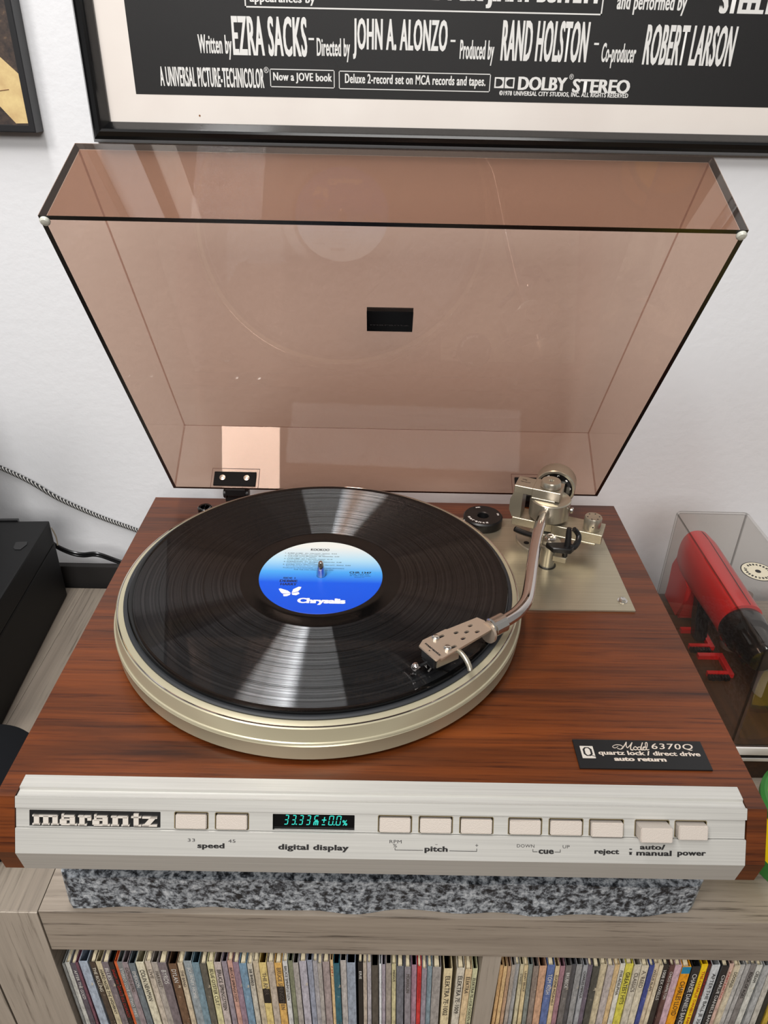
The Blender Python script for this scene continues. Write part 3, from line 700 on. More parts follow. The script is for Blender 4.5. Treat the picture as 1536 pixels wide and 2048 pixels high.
for a, b, s0, s1 in ((0.0083, 0.0086, 0.0280, 0.0295), (0.0083, 0.0258, 0.0294, 0.0297), (0.0420, 0.0592, 0.0294, 0.0297), (0.0589, 0.0592, 0.0278, 0.0295), (0.0333, 0.0347, 0.0256, 0.0258),
    (0.0937, 0.0940, 0.0275, 0.0291), (0.0937, 0.0968, 0.0290, 0.0293), (0.1073, 0.1110, 0.0290, 0.0293), (0.1107, 0.1110, 0.0275, 0.0291), (0.1536, 0.1553, 0.0262, 0.0268), (0.1534, 0.1555, 0.0283, 0.0287), (0.1537, 0.1552, 0.0287, 0.0301)):
    fline(a, b, s0, s1)
link('bracket_lines', bm, M['ink'], fp)

# model badge
bm = NB(); box(bm, 0.1282, 0.2150, -0.3445, -0.3203, 0.0001, 0.0014, bev=0.0003); bd = link('model_badge', bm, M['black'], tt)
X_, Y_ = (1, 0, 0), (0, 1, 0)
def btext(s, x0, x1, y0, y1, **k): return fit_text(s, x0, x1, y0, y1, k.pop('m', M['tan_ink']), bd, (0, 0, 0.0014), X_, Y_, lift=0.00012, **k)
btext('6370Q', 0.1797, 0.2088, -0.3287, -0.3230, shear=0.22, spacing=1.12, boldx=0.0002)
# script word drawn as pen strokes
bm = NB()
def pen(pts, r=0.00032):
    tube(bm, [(x, y, 0.00155) for x, y in pts], r, 6, 6)
def sc_(x, y): return (0.1540 + x * 0.0235, -0.3290 + y * 0.0067)
pen([sc_(*p) for p in ((.16, .42), (.06, .22), (.0, .38), (.10, .62), (.24, .60), (.30, .30), (.22, .08), (.12, .16))], 0.00022)
pen([sc_(*p) for p in ((.22, .06), (.34, .5), (.44, 1.0))], 0.0004); pen([sc_(*p) for p in ((.44, 1.0), (.40, .45), (.42, .25))]); pen([sc_(*p) for p in ((.42, .25), (.52, .6), (.60, .95))]); pen([sc_(*p) for p in ((.60, .95), (.52, .4), (.50, .05), (.56, .0))], 0.0004)
pen([sc_(*p) for p in ((.64, .42), (.58, .2), (.63, .02), (.70, .2), (.66, .42), (.62, .38))]); pen([sc_(*p) for p in ((.80, .38), (.73, .36), (.70, .1), (.76, .05), (.82, .4))]); pen([sc_(*p) for p in ((.90, .95), (.82, .4), (.80, .05), (.84, .03))], 0.0004)
pen([sc_(*p) for p in ((.84, .2), (.92, .36), (.91, .44), (.86, .3), (.86, .06), (.92, .04))]); pen([sc_(*p) for p in ((.92, .04), (1.0, .5), (1.03, .95), (.98, .9), (.95, .3), (.97, .03), (1.02, .1))])
link('lettering', bm, M['tan_ink'], bd)
btext('quartz lock / direct drive', 0.1432, 0.2110, -0.3345, -0.3297, offset=0.02, boldx=0.0002); btext('auto return', 0.1524, 0.1868, -0.3384, -0.3353, offset=0.03, boldx=0.0003)
bm = NB(); box(bm, 0.1318, 0.1405, -0.3366, -0.3264, 0.0014, 0.0017); q_ = link('emblem', bm, M['logo_silver'], bd)
def poly2(outer_, inner_, z, m_, par): place(curve_mesh([outer_, inner_], 0, 0.0001), 'emblem_letter', m_, par, (0, 0, z), X_, Y_)
cx, cy = 0.1362, -0.3312
def octo(rx, ry): return [(cx + rx * a, cy + ry * b) for a, b in ((-.45, -1), (.45, -1), (1, -.55), (1, .55), (.45, 1), (-.45, 1), (-1, .55), (-1, -.55))]
poly2(octo(0.0030, 0.0037), octo(0.0017, 0.0030), 0.0017, M['ink'], q_)
bm = NB(); bm.faces.new([bm.verts.new(p) for p in ((cx, cy - .0026, .0018), (cx + .0042, cy - .0043, .0018), (cx + .0042, cy - .0037, .0018), (cx + .0008, cy - .0024, .0018))]); link('emblem_letter', bm, M['ink'], q_)

# tonearm base plate
bm = NB(); box(bm, 0.060, 0.2110, -0.1787, -0.0325, 0.0001, 0.0018, bev=0.0003); ap = link('armboard', bm, M['champagne'], tt)
def hexbolt(x, y, par, z=0.0018, r=0.0042):
    bm = NB(); cyl(bm, (x, y, z), (0, 0, 1), r, 0.0004, 24)
    lathe(bm, [(0, 0.0004), (r * 0.8, 0.0004), (r * 0.8, 0.0018), (r * 0.55, 0.0026), (0, 0.0024)], (x, y, z), seg=6)
    return link('bolt', bm, M['silver'], par)
hexbolt(0.2034, -0.1652, ap); hexbolt(0.2030, -0.0400, ap); hexbolt(0.075, -0.040, ap)

# platter, mat, spindle
LX, LY = -0.0518, -0.1813
bm = NB()
lathe(bm, [(0, 0.002), (0.150, 0.002), (0.1622, 0.0035), (0.1628, 0.0150), (0.1631, 0.0156), (0.1625, 0.0164), (0.1631, 0.0172), (0.1627, 0.0182), (0.1618, 0.0186), (0.1600, 0.0282), (0.1592, 0.0289)], (LX, LY, 0), seg=160)
lathe(bm, [(0.1581, 0.0291), (0.1545, 0.0300), (0.1535, 0.0300), (0.10, 0.0298), (0.004, 0.0298)], (LX, LY, 0), seg=160)
pl = link('platter', bm, M['platter'], tt, True)
bm = NB(); lathe(bm, [(0.1592, 0.0289), (0.1589, 0.0294), (0.1584, 0.0294), (0.1581, 0.0291)], (LX, LY, 0), seg=200); link('trim_ring', bm, M['chrome'], pl, True)
bm = NB(); lathe(bm, [(0.1540, 0.0300), (0.1541, 0.0312), (0.1530, 0.0318), (0.1520, 0.0318), (0.1500, 0.0314), (0.004, 0.0314)], (LX, LY, 0), seg=160); link('rubber_mat', bm, M['rubber'], pl, True)
bm = NB(); lathe(bm, [(0.0036, 0.0300), (0.0036, 0.0378), (0.0020, 0.0465), (0.0014, 0.0474), (0, 0.0476)], (LX, LY, 0), seg=32); link('spindle', bm, M['chrome'], pl, True)

# record: a thing of its own, lying on the mat
rec = empty('vinyl_record', (LX, LY, 0.0316))
tag(rec, 'black long-playing vinyl record with blue and white label on the platter', 'record')
pr = [(0.0037, 0.0), (0.0505, 0.0), (0.150, 0.0003), (0.1508, 0.0010), (0.1508, 0.0016), (0.1502, 0.0022), (0.1480, 0.0023), (0.1468, 0.0019)]
for r in (0.1465, 0.1290, 0.1285, 0.1105, 0.1100, 0.0940, 0.0935, 0.0790, 0.0785, 0.0650): pr.append((r, 0.0019))
mi = [0] * (len(pr) - 1)
pr2 = pr + [(0.0647, 0.0017), (0.0560, 0.0018), (0.0515, 0.0023), (0.0505, 0.0021), (0.0037, 0.0021)]
mis = []
for k in range(len(pr2) - 1):
    ra, rb = pr2[k][0], pr2[k + 1][0]
    gap = (ra > 0.06 and abs(ra - rb) < 0.0006 and k > 7)
    mis.append(1 if (gap or rb < 0.0648 or ra > 0.1467) else 0)
bm = NB(); lathe(bm, pr2, (0, 0, 0), seg=200, mi=mis)
disc = link('disc', bm, [M['vinyl'], M['vinyl_smooth']], None, True); disc.parent = rec
bm = NB(); lathe(bm, [(0.0037, 0.00215), (0.0037, 0.00235), (0.0498, 0.00235), (0.0500, 0.0021)], (0, 0, 0), seg=96)
lb = link('record_label', bm, M['label'], None, True); lb.parent = rec; lb['label'] = 'label fading from white to bright blue with butterfly emblem'
RO = (-LX * 0, 0, 0.00235)
def ltext(s, x0, x1, y0, y1, m_=None, **k):
    o = fit_text(s, x0 - LX, x1 - LX, y0 - LY, y1 - LY, m_ or M['ink'], None, RO, X_, Y_, lift=0.00006, **k); o.parent = lb; return o
ltext('KOOKOO', -0.0633, -0.0475, -0.1455, -0.1422, offset=0.015, boldx=0.00014)
lines = [('1. JUMP JUMP  (D. Harry/C. Stein)  4:04', 'Rare Blue Music, Inc. (ASCAP)'), ('2. THE JAM WAS MOVING  (B. Edwards)  2:59', 'Chic Music, Inc. (BMI)'), ('3. CHROME  (D. Harry/C. Stein)  4:14', 'Rare Blue Music, Inc. (ASCAP)'), ('4. SURRENDER  (N. Rodgers/B. Edwards)  3:38', 'Chic Music, Inc. (BMI)'), ('5. INNER CITY SPILLOVER  (D. Harry/C. Stein)  5:04', 'Rare Blue Music, Inc. (ASCAP)')]
yy = -0.1492
for a, b in lines:
    ltext(a, -0.0845, -0.0845 + 0.00112 * len(a), yy - 0.0015, yy, offset=0.01); ltext(b, -0.0815, -0.0815 + 0.00105 * len(b), yy - 0.0034, yy - 0.0021)
    yy -= 0.0042
ltext('Produced by NILE RODGERS AND BERNARD EDWARDS', -0.0838, -0.0335, -0.1722, -0.1706); ltext('FOR THE CHIC ORGANIZATION, LTD.', -0.0745, -0.0420, -0.1746, -0.1731)
ltext('SIDE 1', -0.0820, -0.0722, -0.1868, -0.1847, offset=0.015, boldx=0.00014); ltext('DEBBIE', -0.0842, -0.0700, -0.1913, -0.1882, offset=0.015, boldx=0.00014); ltext('HARRY', -0.0832, -0.0702, -0.1957, -0.1926, offset=0.015, boldx=0.00014)
ltext('CHR 1347', -0.0290, -0.0110, -0.1778, -0.1752, offset=0.015, boldx=0.00014); ltext('CHR 1347 AS', -0.0285, -0.0132, -0.1798, -0.1784); ltext('© 1981 Chrysalis', -0.0285, -0.0115, -0.1818, -0.1804); ltext('Records, Inc.', -0.0245, -0.0165, -0.1836, -0.1824)
ltext('Chrysalis', -0.0676, -0.0302, -0.2202, -0.2118, M['white_ink'], offset=0.03, boldx=0.0007)
# butterfly
bm = NB()
def wing(pts): bm.faces.new([bm.verts.new((x - LX, y - LY, 0.00243)) for x, y in pts])
bx, by = -0.0733, -0.2058
wing([(bx - .0003, by), (bx - .003, by + .0030), (bx - .0090, by + .0058), (bx - .0105, by + .0052), (bx - .0085, by + .0010), (bx - .0070, by - .0008), (bx - .0030, by - .0006)])
wing([(bx - .0003, by - .0004), (bx - .0030, by - .0010), (bx - .0062, by - .0016), (bx - .0055, by - .0044), (bx - .0030, by - .0042), (bx - .0008, by - .0025)])
wing([(bx + .0003, by + .0002), (bx + .0010, by + .0050), (bx + .0050, by + .0085), (bx + .0072, by + .0082), (bx + .0066, by + .0050), (bx + .0050, by + .0022), (bx + .0020, by + .0005)])
wing([(bx + .0003, by - .0003), (bx + .0022, by), (bx + .0055, by + .0016), (bx + .0066, by - .0006), (bx + .0042, by - .0028), (bx + .0012, by - .0024)])
o = link('butterfly_emblem', bm, M['white_ink'], None); o.parent = lb

# ---------------- tonearm ----------------
AX, AY = 0.1530, -0.0730
path = [(0.1475, -0.0830, 0.0415), (0.1425, -0.0960, 0.0425), (0.1368, -0.1120, 0.0440), (0.1290, -0.1390, 0.0450), (0.1195, -0.1760, 0.0452), (0.1120, -0.2080, 0.0453), (0.1065, -0.2260, 0.0453), (0.0980, -0.2395, 0.0453), (0.0890, -0.2485, 0.0453), (0.0830, -0.2530, 0.0453)]
bm = NB(); tube(bm, path, 0.0049, 28, 8); arm = link('tonearm', bm, M['chrome'], tt, True)
arm['label'] = 'chrome S-shaped tonearm reaching over the record'
def sub(name, bm, m_, sm=True): return link(name, bm, m_, arm, sm)
bm = NB(); lathe(bm, [(0, 0.0018), (0.0275, 0.0018), (0.0275, 0.0042), (0.0268, 0.0050), (0.0150, 0.0052), (0.0150, 0.0120), (0.012, 0.0165), (0, 0.0165)], (AX, AY, 0), seg=64); sub('base_disc', bm, M['satin'])
for a in (205, 330):
    bm = NB(); cyl(bm, (AX + 0.021 * math.cos(R_(a)), AY + 0.021 * math.sin(R_(a)), 0.0049), (0, 0, 1), 0.0026, 0.0004, 20); sub('screw', bm, M['black'])
bm = NB(); lathe(bm, [(0, 0.0300), (0.0165, 0.0300), (0.0185, 0.0318), (0.0187, 0.0488), (0.0180, 0.0497), (0.0172, 0.0500), (0, 0.0500)], (AX, AY, 0), seg=64); sub('bearing_housing', bm, M['satin'])
bm = NB(); cyl(bm, (AX + 0.0172, AY - 0.0085, 0.0415), (0.9, -0.42, 0.05), 0.0030, 0.0030, 20, 0.0008); sub('bearing_screw', bm, M['silver'])
bm = NB(); cyl(bm, (AX - 0.0010, AY, 0.0165), (0, 0, 1), 0.009, 0.0135, 32); sub('pivot_post', bm, M['black'])
bd_ = Vector((0.928, -0.373, 0)).normalized(); bp_ = Vector((0.373, 0.928, 0))
def bar(bm, o, l0, l1, w0, w1, z0, z1, bev=0.0004):
    o = Vector((o[0], o[1], 0)); vs = [bm.verts.new(o + bd_ * a + bp_ * b + Vector((0, 0, z))) for a in (l0, l1) for b in (w0, w1) for z in (z0, z1)]
    fs = [bm.faces.new([vs[i] for i in f]) for f in ((0, 1, 3, 2), (4, 6, 7, 5), (0, 4, 5, 1), (2, 3, 7, 6), (0, 2, 6, 4), (1, 5, 7, 3))]
    if bev: bmesh.ops.bevel(bm, geom=list({e for f in fs for e in f.edges}), offset=bev, segments=1, affect='EDGES')
O2 = (0.1197, -0.0705)
bm = NB(); bar(bm, O2, 0, 0.038, 0.0, 0.021, 0.0185, 0.0268); bar(bm, O2, 0.0378, 0.0838, -0.0012, 0.0218, 0.0178, 0.0275); bar(bm, O2, 0.0378, 0.0790, -0.0022, 0.0218, 0.0160, 0.0180); sub('support_bar', bm, M['champagne'], False)
O3 = (0.1187, -0.0700)
bm = NB(); bar(bm, O3, 0, 0.0170, 0.0, 0.0200, 0.0530, 0.0605); bar(bm, O3, 0.0168, 0.0425, -0.0012, 0.0205, 0.0520, 0.0612); bar(bm, O3, 0.0168, 0.0385, -0.0012, 0.0195, 0.0504, 0.0522)
o3 = Vector((O3[0], O3[1], 0)); 
pv = [(0.0005, 0.0268), (0.0085, 0.0268), (0.0085, 0.0532), (0.0, 0.0532), (-0.0028, 0.045), (-0.0028, 0.034)]
prism(bm, [o3 + bd_ * a + bp_ * 0.0005 + Vector((0, 0, z)) for a, z in pv], bp_ * 0.0190); sub('bearing_bracket', bm, M['satin'], False)
fit_text('20g', 0.004, 0.0085, 0.0130, 0.0152, M['ink'], arm, (O3[0], O3[1], 0.0606), bd_, bp_, lift=0.0001)
fit_text('Quartz', 0.0035, 0.0125, 0.0090, 0.0112, M['ink'], arm, (O3[0], O3[1], 0.0606), bd_, bp_, lift=0.0001)
bm = NB(); lathe(bm, [(0, 0.0610), (0.0080, 0.0610), (0.0092, 0.0625), (0.0092, 0.0664), (0.0084, 0.0680), (0.0026, 0.0680), (0.0020, 0.0660), (0, 0.0660)], (0.1510, -0.0738, 0), seg=48); sub('bearing_knob', bm, M['satin'])
bm = NB(); cyl(bm, (0.1510, -0.0738, 0.06605), (0, 0, 1), 0.0019, 0.0003, 6); sub('socket', bm, M['black'])
bm = NB(); lathe(bm, [(0, 0.0274), (0.0074, 0.0274), (0.0079, 0.0285), (0.0079, 0.0396), (0.0074, 0.0406), (0.0066, 0.0404), (0, 0.0402)], (0.1900, -0.0905, 0), seg=48); sub('antiskate_knob', bm, M['satin'])
for a in range(0, 360, 60):
    bm = NB(); cyl(bm, (0.1900 + 0.0054 * math.cos(R_(a)), -0.0905 + 0.0054 * math.sin(R_(a)), 0.0403), (0, 0, 1), 0.0007, 0.0002, 8); sub('dial_mark', bm, M['ink'])
bm = NB(); cyl(bm, (0.1885, -0.0905 - 0.0078, 0.0335), (0, -1, 0), 0.0007, 0.0004, 8); sub('dial_mark', bm, M['ink'])
# counterweight along the arm axis behind the pivot
cwd = Vector((0.30, 0.954, 0.02)).normalized(); c0 = Vector((0.1605, -0.0515, 0.0452))
bm = NB(); lathe(bm, [(0, -0.012), (0.0045, -0.012), (0.0045, 0.006), (0, 0.006)], c0, cwd, 32); sub('rear_shaft', bm, M['silver'])
bm = NB(); lathe(bm, [(0.0165, 0.0035), (0.0185, 0.0035), (0.0192, 0.0045), (0.0192, 0.0195), (0.0184, 0.0215), (0, 0.0215)], c0, cwd, 64); sub('counterweight', bm, M['satin'])
bm = NB(); lathe(bm, [(0, 0.0022), (0.0120, 0.0022), (0.0166, 0.0038), (0.0168, 0.006)], c0, cwd, 64); sub('force_dial', bm, M['black_gloss'])
_, ca_, cb_ = frame_of(cwd)
for k in range(10):
    t_ = 2 * math.pi * k / 10 + 0.2; u_ = ca_ * math.cos(t_) + cb_ * math.sin(t_)
    p = c0 + u_ * 0.0140 + cwd * 0.0026; xd = -cwd.cross(u_)
    o = fit_text(str(k) if k % 2 == 0 else '1', -0.0011, 0.0011, -0.0014, 0.0014, M['white_ink'], arm, p, xd, u_, lift=0.0003, name='dial_number')
# lift column, arm lift lever, rest
bm = NB(); lathe(bm, [(0, 0.0018), (0.0085, 0.0018), (0.0085, 0.0022), (0, 0.0022)], (0.1478, -0.1128, 0), seg=40); sub('collar_ring', bm, M['black'])
bm = NB(); lathe(bm, [(0, 0.0020), (0.0069, 0.0020), (0.0069, 0.0230), (0.0106, 0.0236), (0.0106, 0.0256), (0.0094, 0.0266), (0.0092, 0.0280), (0.006, 0.0284), (0, 0.0284)], (0.1478, -0.1128, 0), seg=48); sub('lift_column', bm, M['satin'])
bm = NB(); lathe(bm, [(0, 0.0284), (0.0052, 0.0284), (0.0052, 0.0304), (0.0042, 0.0312), (0.0018, 0.0308), (0, 0.0300)], (0.1482, -0.1108, 0), seg=36); sub('lift_screw', bm, M['chrome'])
bm = NB(); tube(bm, [(0.1205, -0.0880, 0.0240), (0.1265, -0.0945, 0.0245), (0.1345, -0.1020, 0.0262), (0.1420, -0.1060, 0.0285)], 0.0026, 14, 6); sub('lift_lever', bm, M['black'])
bm = NB(); bar(bm, (0.1520, -0.1160), 0.0, 0.0120, -0.0045, 0.0045, 0.0110, 0.0165); sub('rest_bracket', bm, M['champagne'], False)
bm = NB(); cyl(bm, (0.1610, -0.1200, 0.0165), (0, 0, 1), 0.0024, 0.0075, 20); sub('rest_screw', bm, M['black'])
RP = []
def qv(px, py, z): return None
bm = NB()
prism(bm, [(0.1418, -0.1213, 0.0265), (0.1465, -0.1310, 0.0265), (0.1620, -0.1330, 0.0265), (0.1668, -0.1270, 0.0265), (0.1640, -0.1205, 0.0265)], (0, 0, 0.0052))
bmesh.ops.bevel(bm, geom=bm.edges[:], offset=0.0008, segments=1, affect='EDGES')
tube(bm, [(0.1600, -0.1262, 0.029), (0.1602, -0.1255, 0.036), (0.1600, -0.1240, 0.0440), (0.1600, -0.1236, 0.0480)], lambda t: 0.0033 - 0.0012 * t, 12, 5)
tube(bm, [(0.1610, -0.1270, 0.0300), (0.1660, -0.1255, 0.0295), (0.1705, -0.1200, 0.0318), (0.1716, -0.1160, 0.0352), (0.1694, -0.1150, 0.0390), (0.1665, -0.1158, 0.0422)], lambda t: 0.0030 - 0.0008 * t, 12, 6)
sub('arm_rest', bm, M['black'])
# collar and headshell
HC = Vector((0.0762, -0.2585, 0.0455)); ad = Vector((0.0838, -0.2525, 0.0453)) - HC; ad.normalize()
bm = NB(); lathe(bm, [(0, -0.0010), (0.0058, -0.0010), (0.0060, 0.0), (0.0072, 0.0006), (0.0072, 0.0118), (0.0064, 0.0128), (0.0050, 0.0130), (0, 0.0130)], HC, ad, 22); o = sub('locking_collar', bm, M['silver'], False)
HZ = 0.0488
plate_pts = [(0.0757, -0.2640), (0.0720, -0.2540), (0.0668, -0.2505), (0.0443, -0.2645), (0.0430, -0.2645), (0.0265, -0.2767), (0.0237, -0.2829), (0.0348, -0.2972), (0.0372, -0.2950), (0.0388, -0.2952)]
hd = Vector((0.837, 0.547, 0)).normalized(); hs = Vector((0.547, -0.837, 0)).normalized()
def slot(x, y, l=0.0030, w_=0.0023, n=5):
    pts = []
    for s_, a0 in ((1, -90), (-1, 90)):
        for k in range(n + 1):
            a = R_(a0 + 180 * k / n); pts.append((x, y, s_ * (l - w_) / 2 + w_ / 2 * math.cos(a), w_ / 2 * math.sin(a)))
    return [((Vector((x, y, 0)) + hd * u_ - hs * v_).x, (Vector((x, y, 0)) + hd * u_ - hs * v_).y) for x, y, u_, v_ in pts]
slots = [(0.0395, -0.2716, 0.0052), (0.0475, -0.2823, 0.0048), (0.0504, -0.2672, 0.0036), (0.0548, -0.2733, 0.0036), (0.0579, -0.2662, 0.0036), (0.0611, -0.2592, 0.0036), (0.0654, -0.2657, 0.0036)]
slots = [(x, y - 0.0009, l + 0.0005) for x, y, l in slots]
me = curve_mesh([plate_pts] + [slot(x, y, l) for x, y, l in slots], HZ - 0.0013, HZ)
M['headshell'] = mat('headshell_bronze', (206, 186, 166), 0.3, 0.7)
place(me, 'headshell', M['headshell'], arm, (0, 0, 0), X_, Y_)
# rear block of the headshell
bm = NB(); lathe(bm, [(0, -0.0022), (0.0078, -0.0022), (0.0078, 0.0), (0, 0.0)], HC - ad * 0.0012 + Vector((0, 0, -0.003)), ad, 32); sub('headshell_socket', bm, M['headshell'])
bm = NB(); prism(bm, [(0.0757, -0.2640, HZ - 0.0013), (0.0388, -0.2952 + 0.0008, HZ - 0.0013), (0.0388, -0.2944, HZ - 0.0030), (0.0700, -0.2672, HZ - 0.0035)], hs * -0.0008); sub('side_flange', bm, M['headshell'], False)
for x, y in ((0.0354, -0.2748), (0.0430, -0.2855)):
    bm = NB(); lathe(bm, [(0, 0), (0.0027, 0), (0.0027, 0.0014), (0.0019, 0.0024), (0, 0.0024)], (x, y, HZ), seg=24); box(bm, x - 0.0018, x + 0.0018, y - 0.0003, y + 0.0003, HZ + 0.0023, HZ + 0.00255); sub('mounting_screw', bm, M['silver'])
td = (Vector((0.0380, -0.2925, 0)) - Vector((0.0282, -0.2799, 0))); tl_ = td.length; td.normalize(); tn = Vector((-td.y, td.x, 0))
fit_text('marantz', 0.0, tl_, 0.0, 0.0017, M['ink'], arm, (0.0276, -0.2806, HZ), td, tn, lift=0.0001, offset=0.03, boldx=0.0002)
bm = NB(); bm.faces.new([bm.verts.new(p) for p in ((0.0306, -0.2868, HZ + .0001), (0.0300, -0.2882, HZ + .0001), (0.0315, -0.2880, HZ + .0001))]); sub('arrow_mark', bm, M['ink'])
# finger lift
bm = NB(); tube(bm, [(0.0500, -0.2835, HZ - 0.0020), (0.0530, -0.2880, HZ - 0.0022), (0.0560, -0.2925, HZ - 0.0040), (0.0578, -0.2960, HZ - 0.0070), (0.0580, -0.2975, HZ - 0.0088)], lambda t: 0.0016 + 0.0003 * math.sin(t * 3.1), 12, 6); sub('finger_lift', bm, M['satin'])
# cartridge: black body, tan side plates, stylus brush with ball
cc = Vector((0.0385, -0.2845, 0.0)); f_ = -hd; 
def cbox(bm, f0, f1, s0, s1, z0, z1, bev=0.0003, taper=0.0):
    vs = [bm.verts.new(cc + f_ * (f + (taper if z == z0 and f == f1 else 0)) + hs * s + Vector((0, 0, z))) for f in (f0, f1) for s in (s0, s1) for z in (z0, z1)]
    fs = [bm.faces.new([vs[i] for i in q]) for q in ((0, 1, 3, 2), (4, 6, 7, 5), (0, 4, 5, 1), (2, 3, 7, 6), (0, 2, 6, 4), (1, 5, 7, 3))]
    if bev: bmesh.ops.bevel(bm, geom=list({e for f in fs for e in f.edges}), offset=bev, segments=1, affect='EDGES')
bm = NB(); cbox(bm, -0.0110, 0.0105, -0.0078, 0.0072, 0.0400, 0.0474); cbox(bm, -0.006, 0.0118, -0.0062, 0.0056, 0.0362, 0.0402, taper=-0.004); sub('cartridge', bm, M['black'], False)
bm = NB(); cbox(bm, -0.0100, 0.0085, 0.0072, 0.0080, 0.0405, 0.0470, 0.0); sub('cartridge_side', bm, M['satin'], False)
fit_text('LLL', -0.0015, 0.0015, 0.0, 0.0022, M['white_ink'], arm, cc + f_ * 0.0119 + Vector((0, 0, 0.0372)), hs, (0, 0, 1), lift=0.0001)
bm = NB(); tube(bm, [cc + f_ * 0.008 + hs * 0.002 + Vector((0, 0, 0.0370)), cc + f_ * 0.011 + hs * 0.002 + Vector((0, 0, 0.0340))], 0.0006, 8, 1); sub('stylus', bm, M['silver'])
bm = NB(); bc = Vector((0.0215, -0.2937, 0.0395)); lathe(bm, [(0.0032 * math.sin(R_(a)), -0.0032 * math.cos(R_(a))) for a in range(0, 181, 15)], bc, seg=24); sub('brush_ball', bm, M['chrome'])
bm = NB(); tube(bm, [bc, (0.0255, -0.2915, 0.0392), (0.0300, -0.2890, 0.0400)], 0.0011, 10, 4); tube(bm, [bc + Vector((0, 0, -0.002)), (0.0205, -0.2965, 0.0350)], 0.0013, 8, 1); tube(bm, [(0.0205, -0.2965, 0.0352), (0.0182, -0.2950, 0.0340)], 0.0007, 6, 1); sub('stylus_brush', bm, M['black'])
for k, cl in enumerate(((30, 60, 150), (230, 228, 220), (160, 40, 40), (40, 110, 60))):
    bm = NB(); q = hs * (-0.003 + 0.002 * k); tube(bm, [cc - hd * -0.010 + q + Vector((0, 0, 0.0440)), Vector((0.0560, -0.2725, 0.0440)) + q, Vector((0.0660, -0.2650, 0.0450)) + q * 0.8, Vector((0.0735, -0.2605, 0.0450)) + q * 0.5], 0.0005, 8, 5); sub('cartridge_lead', bm, mat('lead_wire', cl, 0.4))

# ---------------- dust cover ----------------
CA = 0.99736; cu_ = Vector((0, -math.cos(CA), math.sin(CA))); cn = Vector((0, math.sin(CA), math.cos(CA)))
co = Vector((0.0004, -0.01112, 0.01751)); CH, CB, CW, CD = 0.08529, 0.07623, 0.43091 / 2, 0.34786; K1, K2 = 0.0, 0.01598
def CP(x, u_, n): return co + Vector((x, 0, 0)) + cu_ * u_ + cn * n
TH = 0.0032
def ring(e, n):  # e = inset
    f = n / CH; nb = n - f * (CH - CB)
    return [CP(-CW + e, e, nb), CP(CW - e, e, nb), CP(CW - e, CD - K2 * f - e, n), CP(-CW + e, CD - K2 * f - e, n)]

bm = NB()
ob = [bm.verts.new(p) for p in ring(0, 0)]; ot = [bm.verts.new(p) for p in ring(0, CH)]
ib = [bm.verts.new(p) for p in ring(TH, 0)]; it = [bm.verts.new(p) for p in ring(TH, CH - TH)]
def F(vs, mi=0): f = bm.faces.new(vs); f.material_index = mi; return f
for i in range(4):
    j = (i + 1) % 4
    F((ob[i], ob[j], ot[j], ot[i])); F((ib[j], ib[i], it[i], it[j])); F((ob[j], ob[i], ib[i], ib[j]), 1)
F((ot[0], ot[1], ot[2], ot[3])); F((it[3], it[2], it[1], it[0]))
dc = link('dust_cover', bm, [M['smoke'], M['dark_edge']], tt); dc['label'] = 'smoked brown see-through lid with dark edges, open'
# dark faces at the front panel joints, imitating refraction in the thick acrylic
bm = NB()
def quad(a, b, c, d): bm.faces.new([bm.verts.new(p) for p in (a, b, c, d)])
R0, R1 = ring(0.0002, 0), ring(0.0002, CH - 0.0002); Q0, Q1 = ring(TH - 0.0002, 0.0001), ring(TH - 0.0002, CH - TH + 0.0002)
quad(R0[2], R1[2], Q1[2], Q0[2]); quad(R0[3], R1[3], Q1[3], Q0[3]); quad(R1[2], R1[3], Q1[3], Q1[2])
link('refraction_seam', bm, M['dark_edge'], dc)
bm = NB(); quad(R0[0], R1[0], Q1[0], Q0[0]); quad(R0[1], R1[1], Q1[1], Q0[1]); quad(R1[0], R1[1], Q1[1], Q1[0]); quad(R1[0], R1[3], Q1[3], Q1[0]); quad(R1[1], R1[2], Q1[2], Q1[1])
link('refraction_seam', bm, M['seam_tint'], dc)  # tinted faces imitate the fainter refraction lines at the other joints
for x in (-CW + 0.0032, CW - 0.0032):
    bm = NB(); p = CP(x, CD - 0.0036, -0.0002); lathe(bm, [(0, 0.0), (0.0032, 0.0), (0.0032, 0.0012), (0.0024, 0.0022), (0.0010, 0.0026), (0, 0.0026)], p, -cn, 24)
    link('rubber_bumper', bm, mat('clear_rubber', (196, 196, 184), 0.3, spec=0.6), dc, True)
# badge inside the top panel
tA = CP(0, 0, CB); tB = CP(0, CD - K2, CH); tu = (tB - tA).normalized(); tn2 = Vector((1, 0, 0)).cross(tu); tn2 = tn2 if tn2.y > 0 else -tn2
def TP(x, t_, n): return tA + Vector((x, 0, 0)) + tu * t_ + tn2 * n
fr_o = [(-0.0199, 0.1556), (0.0199, 0.1556), (0.0199, 0.1805), (-0.0199, 0.1805)]
bm = NB(); prism(bm, [TP(x, t_, 0.0002) for x, t_ in fr_o], tn2 * 0.0010); bg = link('cover_badge', bm, M['black'], dc)
bm = NB(); prism(bm, [TP(x, t_, -TH - 0.0003) for x, t_ in fr_o], tn2 * 0.0002); link('badge_face', bm, M['black_gloss'], bg)
fit_text('marantz', -0.0170, 0.0165, 0.1632, 0.1648, M['grey_ink'], bg, TP(0, 0, -TH - 0.0005), (1, 0, 0), tu, lift=0.0, boldx=0.0003, name='lettering')
